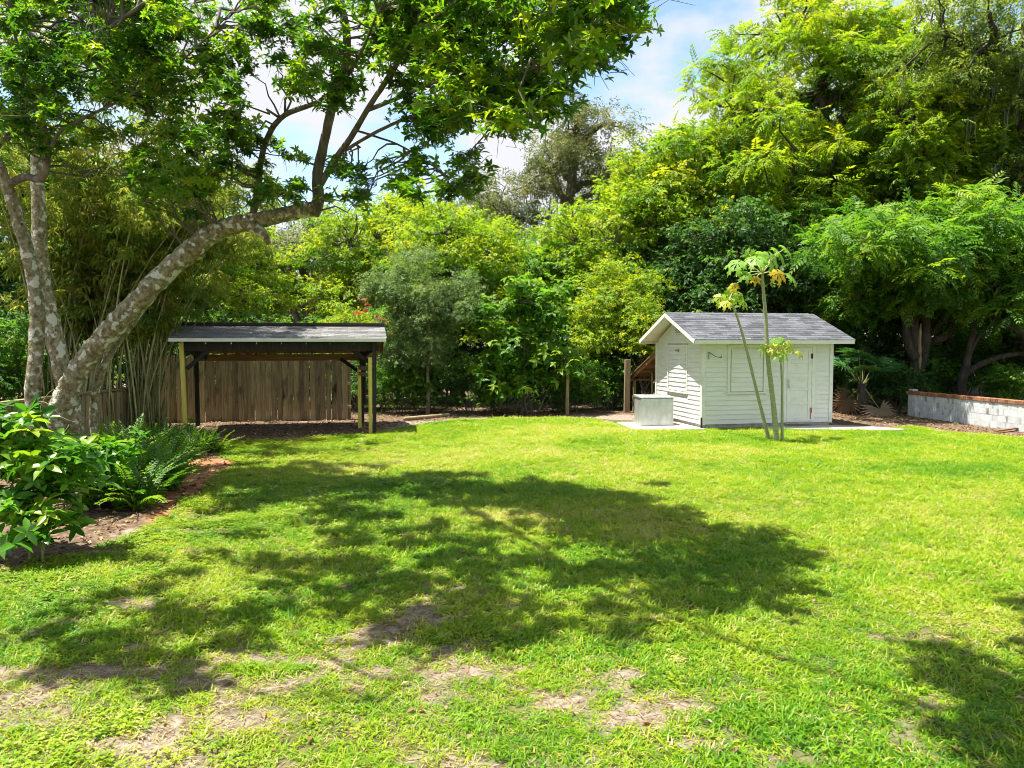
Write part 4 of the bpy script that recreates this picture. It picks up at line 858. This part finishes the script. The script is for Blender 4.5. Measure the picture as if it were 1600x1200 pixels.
# ------------------------------------------------------------------ shrubs along the back of the lawn
def shrub(name, label, cat, base, ells, ncl, tm, per, size, mat, rr, nst=6, group=None, flat=.7, tint=(.5, .2), droop=.25, stemr=.03, lo=.3, stemmat='bark', zmin=-.8):
    e = empty(name, base, 0, label, cat, group); C, Rr = env(ells, ncl, lo, zmin, rr); C[:, 2] = np.maximum(C[:, 2], .12)
    mb = MB()
    foot = rng.normal(0, .18, (nst, 3)); foot[:, 2] = -.08
    main = []
    for k in range(len(C)):
        if k < nst: P = curve(foot[k], C[k], 7, wob=.12, lift=.03); main.append(P); mb.tube(P, np.linspace(stemr, stemr * .3, 7), 6, 0, False)
        elif k % 2 == 0:
            q = min((m_[j] for m_ in main for j in (3, 4, 5)), key=lambda p: np.linalg.norm(p - C[k])); mb.tube(curve(q, C[k], 5, wob=.12, lift=.03), np.linspace(stemr * .45, stemr * .2, 5), 5, 0, False)
    mb.build('stems', M[stemmat], e, True)
    mb = MB(); foliage(mb, C, Rr, tm, per, size, flat, droop, tint, .2); mb.build('foliage', mat, e)
    return e
S1 = gp(667, 22.6); s1 = shrub('small_tree', 'grey green small-leaved tree on one thin stem beside the carport', 'tree', S1, [(-.1, 0, 3.5, 1.45, 1.1, 1.4), (-.8, .1, 2.8, .9, .8, .9), (-.2, .1, 2.0, 1.3, .8, .9), (1.1, .1, 3.3, 1.0, .8, 1.1), (-1.0, .1, 3.9, .8, .7, .7)], 135, T['fine'], 150, .34, M['grey'], (.32, .55), 1, None, .8, (.5, .2), .2, .012)
mb = MB(); mb.tube(smooth(np.array([(0, 0, -.15), (.03, 0, .6), (.02, 0, 1.3), (.1, 0, 2.0), (.0, 0, 3.2)]), 5), np.linspace(.07, .03, 21), 9, .06); mb.build('trunk', M['postwood'], s1, True)
shrub('large_leaved_bush', 'tall bush with big soft green leaves and bare lower stems in the middle', 'bush', gp(822, 22.8), [(0, 0, 2.75, 1.8, 1.0, 1.4), (-.4, -.1, 1.2, 1.3, .8, 1.0), (.6, 0, 1.3, 1.1, .8, .9)], 100, T['big'], 64, .20, M['green'], (.35, .6), 9, None, .8, (.5, .22), .3, .03)
shrub('golden_shrub', 'golden yellow green shrub with drooping sprays beside the lean-to', 'shrub', gp(965, 25), [(0, 0, 3.4, 1.8, 1.2, 1.6), (-.7, -.2, 2.4, 1.1, .9, 1.1)], 85, T['spray'], 95, .36, M['gold'], (.4, .7), 6, None, .6, (.5, .2), .35, .03)
shrub('golden_shrub', 'lower golden shrub whose sprays touch the shed eave', 'shrub', gp(1010, 24), [(0, 0, 2.6, 1.0, .8, 1.3)], 40, T['spray'], 95, .34, M['gold'], (.35, .6), 5, None, .6, (.45, .2), .35, .03)
bg_ = shrub('bougainvillea', 'green shrub with clusters of red pink bracts above the carport corner', 'shrub', gp(562, 24.5), [(0, 0, 2.4, 1.5, .9, 1.2)], 60, T['spray'], 95, .32, M['ygreen'], (.3, .55), 5, None, .7, (.55, .2), .3, .025)
bk_ = gp(562, 24.5); BC_ = np.array([tuple(W(a, b_, 23.4) - bk_) for a, b_ in ((566, 468), (574, 476), (572, 486), (595, 500), (602, 504), (614, 524), (508, 508), (590, 497), (560, 490))]); mb = MB(); foliage(mb, BC_, np.full(9, .15), T['whorl'], 1100, .42, .8, .1, (.4, .25), .1); mb.build('flowers', M['bract'], bg_)
UG = 'understorey shrubs along the back edge'
u1 = shrub('understorey_shrub', 'leafy green understorey shrub beside the carport post', 'shrub', gp(628, 22.9), [(0, 0, .9, 1.05, .7, .95)], 48, T['spray'], 105, .27, M['green'], (.3, .5), 6, UG, .8, (.4, .22), .3, .02)
u2 = shrub('understorey_shrub', 'dark glossy understorey shrub between the thin stem and the large-leaved bush', 'shrub', gp(730, 23.2), [(0, 0, .85, 1.1, .7, .9)], 48, T['spray'], 105, .27, M['dark'], (.3, .5), 6, UG, .8, (.65, .22), .3, .02)
for k, (src, px, d, s, lab) in enumerate(((u1, 900, 23.4, .95, 'leafy understorey shrub between the large-leaved bush and bare fence post'), (u2, 868, 24.0, 1.1, 'dark understorey shrub just behind the middle fence post'), (u1, 945, 24.2, 1.0, 'leafy understorey shrub between the two fence posts'), (u2, 660, 24, 1.15, 'dark understorey shrub behind the thin stem'),
        (u1, 780, 24.2, 1.05, 'leafy understorey shrub behind the large-leaved bush'), (u2, 1000, 25.2, 1.2, 'dark understorey shrub behind the lean-to posts'), (u1, 590, 24.6, 1.2, 'leafy understorey shrub seen through the carport end'), (u2, 555, 23.6, .95, 'dark understorey shrub at the end of the board fence'),
        (u2, 1345, 23.6, 1.0, 'dark understorey shrub beside the shed corner'), (u2, 1405, 22.9, .85, 'dark understorey shrub at the block wall end'), (u1, 1440, 24.6, 1.15, 'leafy shrub growing over the block wall'), (u2, 1300, 25, 1.4, 'dark shrub hidden behind the shed corner'), (u1, 1580, 21.9, .9, 'leafy shrub behind the brick cap of the block wall'), (u2, 1520, 25, 1.3, 'dark shrub below the slanting trunk'),
        (u2, 1640, 24.5, 1.5, 'dark shrub beyond the block wall bend'), (u2, 1390, 25.5, 1.6, 'large dark shrub behind the fan palms'), (u1, 1475, 28.5, 1.7, 'sunlit shrub in the gap beyond the leaning trunks'), (u1, 1560, 30, 1.9, 'sunlit shrub far beyond the slanting trunk'), (u1, 1400, 30, 1.9, 'sunlit shrub far beyond the fan palms'))):
    place(src, gp(px, d), k * 1.7, s, lab, group=UG)
FG = 'thicket beyond the boundary'
fill = [(u1, 585, 28, 2.0, 'sunlit thicket shrub far behind the bougainvillea'), (u2, 640, 27, 2.0, 'dark thicket shrub far behind the grey-green tree'), (u1, 700, 28.5, 2.1, 'sunlit thicket shrub behind the rounded yellow green tree trunk'), (u2, 765, 27, 2.1, 'dark thicket shrub far behind the large-leaved bush'),
        (u1, 840, 28, 2.2, 'sunlit thicket shrub below the bright feathery young tree'), (u2, 905, 27.5, 2.1, 'dark thicket shrub far behind the bare fence post'), (u1, 960, 29, 2.1, 'sunlit thicket shrub behind the golden shrub'), (u2, 1030, 29, 2.3, 'dark thicket shrub far behind the lean-to'),
        (u1, 500, 27, 1.8, 'sunlit thicket shrub behind the right end of the board fence'), (u1, 430, 26, 1.8, 'sunlit thicket shrub behind the middle of the board fence'), (u2, 350, 25.5, 1.9, 'dark thicket shrub behind the left half of the board fence'), (u1, 280, 25, 1.9, 'sunlit thicket shrub behind the left end of the board fence'),
        (u2, 200, 23, 1.9, 'dark thicket shrub behind the bamboo clump'), (u1, 110, 20.5, 1.7, 'sunlit thicket shrub left of the bamboo clump'), (u2, 30, 18.5, 1.7, 'dark thicket shrub behind the low picket fence'), (u1, -40, 16.5, 1.7, 'sunlit thicket shrub behind the low picket fence'), (u2, -110, 14.5, 1.6, 'dark thicket shrub at the near end of the low picket fence')]
for k, (src, px, d, sc_, lab) in enumerate(fill): place(src, gp(px, d), k * 2.3, sc_, lab, group=FG)
place(dense, gp(-90, 20), 2.5, .75, 'dense dark tree left of the pale slanting trunk', group=GRP)
place(round_, gp(120, 25), 4.2, 1.0, 'rounded tree between the bamboo and the dense dark tree', group=GRP)
place(round_, gp(490, 62), .7, 1.0, 'rounded tree far beyond the pale mossy oak', group=GRP)
place(dense, gp(560, 52), 4.4, 1.0, 'dark tree in the far distance beyond the bougainvillea', group=GRP)
place(dense, gp(420, 50), 2.4, 1.0, 'dark tree in the far distance beyond the board fence', group=GRP)
place(round_, gp(1330, 37), 2.9, 1.5, 'tall rounded tree beyond the forked dark trunk', group=GRP)
place(round_, gp(1500, 38), 1.9, 1.55, 'tall rounded tree beyond the slanting trunk', group=GRP)
place(round_, gp(1620, 32), .9, 1.5, 'tall rounded tree past the end of the block wall', group=GRP)
place(round_, gp(1180, 36), 3.9, 1.35, 'tall rounded tree beyond the dark tree behind the shed', group=GRP)
place(round_, gp(890, 36), 5.5, .95, 'rounded tree in front of the mossy oak trunk', group=GRP)
# wooden fence posts with wire in the hedge
for i, (px, top, bot, d_) in enumerate(((886, 546, 648, 0), (979, 562, 645, 0))):
    g_ = G(px, bot); e = empty('fence_post', g_, 0, ('weathered square wooden post standing in the hedge beside the large-leaved bush', 'thick weathered wooden post standing close to the lean-to')[i], 'post')
    h_ = W(px, top, g_.y).z; w_ = (.10, .17)[i]; bevel(MB().bar((0, 0, -.2), (.02, 0, h_), w_, w_, (0, 1, 0)).build('shaft', M['postwood'], e), .008)
    st = MB(); st.tube([(0, -w_ / 2 - .005, h_ * .8), (.02, -w_ / 2 - .012, h_ * .8 + .03), (.04, -w_ / 2 - .005, h_ * .8)], .004, 4); st.build('staple', M['wire'], e)
lg = MB(); lg.tube([tuple(G(632, 657) + Vector((0, 0, .05))), tuple(G(660, 655) + Vector((0, 0, .055))), tuple(G(702, 651) + Vector((0, 0, .05)))], .055, 9, .1); tag(lg.build('edging_log', M['postwood'], None, True), 'weathered log lying on the soil at the hedge edge', 'log')
bl = MB(); a_, b_ = G(1555, 676), G(1650, 668); bl.bar(a_ + Vector((0, 0, .04)), b_ + Vector((0, 0, .12)), .09, .03); tag(bl.build('loose_plank', M['brownwood'], None), 'loose brown plank lying against the foot of the block wall', 'plank')

# ------------------------------------------------------------------ palms
def fan_t(n=22, L=1.0):
    ps = []
    for k in range(n):
        a = -2.2 + 4.4 * k / (n - 1); ps.append(leaf_t(L * (1 - .18 * abs(a) / 2.2), .10 * L, .25, .12 + .1 * random.random(), (0, 0, 0), a, -.05 + .1 * random.random()))
    return join_t(ps)
T['fan'] = fan_t()
def fan_palm(base, n, h, label, dead=3, tilt=.5):
    e = empty('fan_palm', base, 0, label, 'palm', 'fan palms beside the shed')
    mb = MB(); mb.tube([(0, 0, -.1), (.02, 0, h * .4), (0, .02, h)], [.16, .15, .12], 10, .15); mb.build('trunk', M['bark_dark'], e, True)
    for k in range(n + dead):
        dd = k >= n; az = k * 2.4 + random.uniform(-.3, .3); el = random.uniform(.35, 1.3) if not dd else random.uniform(-1.1, -.6); L_ = random.uniform(.6, 1.0)
        tip = np.array([math.cos(az) * math.cos(el) * L_, math.sin(az) * math.cos(el) * L_, h + math.sin(el) * L_]); st = MB(); st.tube(curve((0, 0, h - .05), tip, 5, wob=.03, lift=.05), np.linspace(.016, .009, 5), 5, 0, False)
        fr_ = st.build('frond_stalk', M['greenstem'] if not dd else M['postwood'], e, True)
        mb = MB(); mb.scatter(T['fan'], tip[None], np.array([[math.cos(az), math.sin(az), .35 if not dd else -1.2]]), np.array([[-.5 * math.cos(az), -.5 * math.sin(az) - .3, 1.0]]), np.array([random.uniform(.55, .75)]), np.array([random.random()])); mb.build('frond', M['palm'] if not dd else M['dead'], fr_)
    return e
fan_palm(gp(1347, 22.6), 9, .9, 'dark green fan palm rising beside the shed eave')
fan_palm(gp(1385, 23.8), 8, .5, 'low fan palm with hanging dead fronds next to the block wall', 5)
fan_palm(gp(1425, 25.2), 8, 1.0, 'fan palm in the shade behind the block wall end', 2)

# ------------------------------------------------------------------ bamboo clump
bam = empty('bamboo_clump', (-8.9, 17.2, 0), 0, 'dense clump of thin arching bamboo beside the board fence', 'bamboo')
Bb = Vector((-8.9, 17.2, 0)); leafC = []
protos = []
for k in range(6):
    H_ = random.uniform(5.4, 8.6); ln = random.uniform(.6, 3.2) * (1 if k > 1 else -.6); s = np.linspace(0, 1, 9)
    P = np.stack([ln * s ** 1.8, random.uniform(-.6, .3) * s ** 1.6, H_ * s - .7 * s ** 4], 1); mb = MB(); mb.tube(P, np.linspace(.022, .006, 9), 6, 0); protos.append((mb, P, []))
for k in range(150):
    i = k % 6; mb, P, os_ = protos[i]; a = rng.uniform(0, 6.28); rr_ = math.sqrt(rng.random()); loc = (1.35 * rr_ * math.cos(a) - .35, 1.1 * rr_ * math.sin(a), -.05); rz = rng.normal(0, .45); sc_ = rng.uniform(.8, 1.1)
    if not os_: o = mb.build('culm', M['culm'], bam, True); os_.append(o); o.location = loc; o.rotation_euler = (0, 0, rz); o.scale = (sc_,) * 3
    else: inst(os_[0], bam, loc, (0, 0, rz), (sc_,) * 3)
    c, s_ = math.cos(rz), math.sin(rz)
    for q in (4, 5, 6, 7, 8):
        pt = P[q] * sc_; leafC.append((pt[0] * c - pt[1] * s_ + loc[0], pt[0] * s_ + pt[1] * c + loc[1], pt[2] + loc[2]))
leafC = np.array(leafC); leafC = leafC[rng.random(len(leafC)) < .8]
mb = MB(); foliage(mb, leafC + rng.normal(0, .15, leafC.shape), np.full(len(leafC), .46), T['bamboo'], 95, .19, .8, .5, (.5, .22), .1); mb.build('foliage', M['bamboo_leaf'], bam)

# ------------------------------------------------------------------ near plants on the left
def broad_plant(base, ells, ncl, label, per=95, sz=.185, nst=3):
    return shrub('broadleaf_plant', label, 'plant', base, ells, ncl, T['big5'], per, sz, M['broad'], (.16, .28), nst, 'broad-leaved plants in the left bed', .8, (.45, .2), .25, .016, .2, 'greenstem')
T['big5'] = whorl_t(5, 1.0, .42, True, .2)
broad_plant(G(70, 872), [(-.05, 0, .45, .52, .42, .36), (.1, .1, .85, .55, .45, .32), (-.3, .1, 1.0, .35, .35, .3)], 46, 'glossy broad-leaved plant with pale forked stem on bare soil')
broad_plant(G(-25, 862), [(0, 0, .9, .5, .5, .55), (.1, .1, 1.2, .42, .4, .36)], 44, 'taller glossy broad-leaved plant against the lichened trunk')
broad_plant(G(118, 800), [(0, 0, .55, .6, .5, .42), (.25, .1, .75, .5, .4, .3)], 44, 'glossy broad-leaved plant next to the ferns')
e = broad_plant(G(291, 688) + Vector((.03, -.14, 0)), [(.05, 0, .30, .13, .1, .16)], 6, 'yellow green seedling at the foot of the yellow carport post', 60, .11, 2)
T['frond'] = pinnate_t(17, 1.0, .08, .55, 1.25, 2, .42, .17)
def fern(base, n, L_, label):
    e = empty('fern', base, 0, label, 'fern', 'ferns in the left bed'); az = rng.uniform(0, 6.28, n); el = rng.uniform(.35, 1.25, n); Xd = np.stack([np.cos(az) * np.cos(el), np.sin(az) * np.cos(el), np.sin(el)], 1)
    Nn = np.stack([-np.cos(az) * np.sin(el), -np.sin(az) * np.sin(el), np.cos(el)], 1) + rng.normal(0, .15, (n, 3)); P = rng.normal(0, .09, (n, 3)); P[:, 2] = .01
    S = L_ * rng.uniform(.65, 1.15, n); tn = np.clip(rng.normal(.5, .25, n), 0, 1)
    mb = MB(); mb.scatter(T['frond'], P, Xd, Nn, S, tn); mb.build('fronds', M['fern'], e)
    s = np.linspace(0, 1, 6); rv = np.stack([s * .98, s * 0, -.55 * s * s + .42 * s], 1); tv = np.vstack([rv + [0, .008, 0], rv - [0, .008, 0]]); tf = np.array([(i, i + 1, i + 7, i + 6) for i in range(5)])
    mb = MB(); mb.scatter((tv, tf), P, Xd, Nn, S, tn); mb.build('stalks', M['greenstem'], e); return e
fsrc = [fern(G(215, 795), 46, .85, 'arching green sword fern in the left bed'), fern(G(255, 765), 40, .75, 'arching green sword fern in the left bed')]
for k, (px, py, s) in enumerate(((180, 775, 1.0), (228, 745, .95), (160, 745, 1.0), (275, 735, .85), (205, 725, .95), (290, 715, .8), (250, 712, .85), (315, 705, .7), (150, 790, .9), (185, 710, .9), (270, 700, .7), (130, 760, 1.0), (225, 770, .95))):
    place(fsrc[k % 2], G(px, py), k * 1.3, s, 'arching green sword fern in the left bed')
fern_far = fern(G(330, 706), 30, .5, 'small fern at the tip of the left bed before the carport')

# ------------------------------------------------------------------ lawn grass
def tuft(n, L_, w_, spread, seed):
    rs = random.Random(seed); ps = []
    for k in range(n):
        az = rs.uniform(0, 6.28); el = rs.uniform(.25, 1.35) * (1 - spread * .4); L1 = L_ * rs.uniform(.6, 1.15); bx, by = rs.gauss(0, .018), rs.gauss(0, .018); bend = rs.uniform(.2, .9)
        pts = []; 
        for q in (0, .4, .75, 1.0):
            e2 = el - bend * q * q; pts.append((bx + math.cos(az) * math.cos(e2) * L1 * q, by + math.sin(az) * math.cos(e2) * L1 * q, max(.002, math.sin(max(e2, .02)) * L1 * q)))
        sx, sy = -math.sin(az), math.cos(az); v = []
        for q, (x, y, z) in enumerate(pts[:3]):
            ww = w_ * (.8, 1, .75)[q] / 2; v += [(x - sx * ww, y - sy * ww, z), (x + sx * ww, y + sy * ww, z + .001)]
        v.append(pts[3]); ps.append((np.array(v), np.array([(0, 1, 3), (0, 3, 2), (2, 3, 5), (2, 5, 4), (4, 5, 6)])))
    return join_t(ps)
def clover(n, seed):
    rs = random.Random(seed); ps = []
    for k in range(n):
        bx, by, z = rs.gauss(0, .035), rs.gauss(0, .035), rs.uniform(.015, .05)
        for q in range(3): ps.append(leaf_t(rs.uniform(.012, .02), .014, .1, .1, (bx, by, z), q * 2.09 + rs.uniform(-.3, .3), rs.uniform(-.2, .3)))
    return join_t(ps)
gcol = bpy.data.collections.new('grass_tufts')
for k in range(9):
    tm = tuft(11, .068, .0068, (.2, .5, .8)[k % 3], k) if k < 6 else (clover(9, k) if k < 8 else tuft(7, .11, .006, .1, k))
    mb = MB(); mb.add(tm[0], tm[1]); o = mb.build('grass_tuft', M['grass']); COL.objects.unlink(o); gcol.objects.link(o); o.name = 'tuft_%02d' % k
n0 = 540000
yy = np.sqrt(rng.uniform(2.2 ** 2, 23.5 ** 2, n0)); xx = rng.uniform(-1, 1, n0) * (.70 * yy + 1.6)
dens = np.interp(yy, [2.2, 5, 9, 15, 23], [.80, .78, .55, .38, .30])
bm2 = bare_mask(xx, yy); far_soft = 1 - bm2
litp = inside(xx, yy, bed)
keep = (rng.random(n0) < dens) & (rng.random(n0) < np.clip(far_soft + .14 * (~litp), 0.004, 1)) & (xx < 15.5)
def in_shed(x, y):
    dx_, dy_ = x - SC.x, y - SC.y; lx = dx_ * math.cos(STH) + dy_ * math.sin(STH); ly = -dx_ * math.sin(STH) + dy_ * math.cos(STH)
    return ((lx > .0) & (lx < SL) & (ly > -.06)) | ((lx > -1.7) & (lx < .02) & (ly > -.1 - .08 * (lx + 1))) | ((lx > 1.6) & (lx < 4.7) & (ly > -.42 - .33 * (lx - 1.6)))
keep &= ~in_shed(xx, yy)
xx, yy = xx[keep], yy[keep]; ng = len(xx)
pb = bpy.data.meshes.new('lawn_grass'); pb.vertices.add(ng); pb.vertices.foreach_set('co', np.stack([xx, yy, gz(xx, yy) - .004], 1).astype(np.float32).ravel())
def addat(n, t_, v, f='value'): pb.attributes.new(n, t_, 'POINT').data.foreach_set(f, v)
rot = np.stack([rng.normal(0, .12, ng), rng.normal(0, .12, ng), rng.uniform(0, 6.28, ng)], 1).astype(np.float32)
addat('rot', 'FLOAT_VECTOR', rot.ravel(), 'vector')
ht = .65 + .7 * fbm(xx * .9, yy * .9, 51, 3); ht *= np.interp(yy, [3, 9, 22], [.9, 1.15, 1.6]); ht *= np.interp(bare_mask(xx, yy), [0, 1], [1, .7])
addat('scl', 'FLOAT', (ht * rng.uniform(.7, 1.25, ng)).astype(np.float32))
weed = .6 * fbm(xx * .8 + 9, yy * .8, 61, 3) + .4 * fbm(xx * 3, yy * 3, 64, 2) + np.clip((-1.0 - xx) / 6, -.08, .2)
idx = np.where(rng.random(ng) < np.clip((weed - .60) * 4, .01, .6), rng.integers(6, 8, ng), rng.integers(0, 6, ng)); idx = np.where(rng.random(ng) < .03, 8, idx)
addat('idx', 'INT', idx.astype(np.int32))
tn = .46 + .75 * (fbm(xx * .55, yy * .55, 71, 4) - .5) + .35 * (fbm(xx * 2.6, yy * 2.6, 75, 3) - .5) + rng.normal(0, .13, ng) + np.interp(yy, [3, 8, 18], [.0, .06, .16])
tn = np.where(rng.random(ng) < .06, tn + .4, tn); tn += np.interp(bare_mask(xx, yy), [0, .5, 1], [0, .12, .32])
addat('tint', 'FLOAT', np.clip(tn, 0, 1).astype(np.float32))
go = bpy.data.objects.new('lawn_grass', pb); COL.objects.link(go); tag(go, 'bright green lawn grass with thin sandy patches', 'grass', kind='stuff')
ngt = bpy.data.node_groups.new('scatter_grass', 'GeometryNodeTree'); ngt.interface.new_socket('Geometry', in_out='INPUT', socket_type='NodeSocketGeometry'); ngt.interface.new_socket('Geometry', in_out='OUTPUT', socket_type='NodeSocketGeometry')
gi = N('NodeGroupInput', ngt); gout = N('NodeGroupOutput', ngt); iop = N('GeometryNodeInstanceOnPoints', ngt); ci_ = N('GeometryNodeCollectionInfo', ngt)
ci_.inputs['Collection'].default_value = gcol; ci_.inputs['Separate Children'].default_value = True; ci_.inputs['Reset Children'].default_value = True
def na(n, t_): q = N('GeometryNodeInputNamedAttribute', ngt, data_type=t_); q.inputs['Name'].default_value = n; return q.outputs['Attribute']
ngt.links.new(gi.outputs[0], iop.inputs['Points']); ngt.links.new(ci_.outputs[0], iop.inputs['Instance']); iop.inputs['Pick Instance'].default_value = True
ngt.links.new(na('idx', 'INT'), iop.inputs['Instance Index']); ngt.links.new(na('rot', 'FLOAT_VECTOR'), iop.inputs['Rotation']); ngt.links.new(na('scl', 'FLOAT'), iop.inputs['Scale'])
ngt.links.new(iop.outputs[0], gout.inputs[0]); md = go.modifiers.new('scatter', 'NODES'); md.node_group = ngt

# ------------------------------------------------------------------ fallen leaves
def litter(name, label, n, sampler, L_):
    P = sampler(n); m_ = len(P); mb = MB(); P = np.column_stack([P, gz(P[:, 0], P[:, 1]) + rng.uniform(.006, .022, m_)])
    a = rng.uniform(0, 6.28, m_); Xd = np.stack([np.cos(a), np.sin(a), rng.normal(0, .2, m_)], 1)
    mb.scatter(leaf_t(1, .45, .3, .2), P, Xd, np.array([0, 0, 1.0]) + rng.normal(0, .3, (m_, 3)), L_ * rng.uniform(.6, 1.3, m_), np.clip(rng.normal(.5, .28, m_), 0, 1)); return tag(mb.build(name, M['litter_leaf']), label, 'leaf litter', kind='stuff')
def s_bed(n):
    q = np.column_stack([rng.uniform(-10.5, 16, n), rng.uniform(6, 24, n)]); k = inside(q[:, 0], q[:, 1], bed) & (~in_shed(q[:, 0], q[:, 1]))
    return q[k]
litter('leaf_litter', 'brown fallen leaves over the bare soil under the carport and beds', 26000, s_bed, .085)
def s_lawn(n): y_ = rng.uniform(2.6, 13, n); return np.column_stack([rng.uniform(-1, 1, n) * .7 * y_, y_])
litter('fallen_leaves', 'scattered tan fallen leaves lying on the lawn', 420, s_lawn, .06)

def s_thin(n):
    y_ = np.sqrt(rng.uniform(2.4 ** 2, 10 ** 2, n)); x_ = rng.uniform(-1, 1, n) * (.7 * y_ + .5); b_ = bare_mask(x_, y_); k = (rng.random(n) < np.clip(b_ * 1.3, .03, 1)) & ~inside(x_, y_, bed)
    return np.column_stack([x_, y_])[k]
P = s_thin(90000); m_ = len(P); mb = MB(); P = np.column_stack([P, gz(P[:, 0], P[:, 1]) + rng.uniform(.003, .014, m_)]); a = rng.uniform(0, 6.28, m_)
mb.scatter(leaf_t(1, .09, .2, .1), P, np.stack([np.cos(a), np.sin(a), rng.normal(.05, .18, m_)], 1), np.array([0, 0, 1.0]) + rng.normal(0, .3, (m_, 3)), .05 * rng.uniform(.5, 1.6, m_), np.clip(rng.normal(.62, .28, m_), 0, 1))
tag(mb.build('dry_thatch', M['litter_leaf']), 'dry straw and dead blades on the thin sandy turf', 'thatch', kind='stuff')
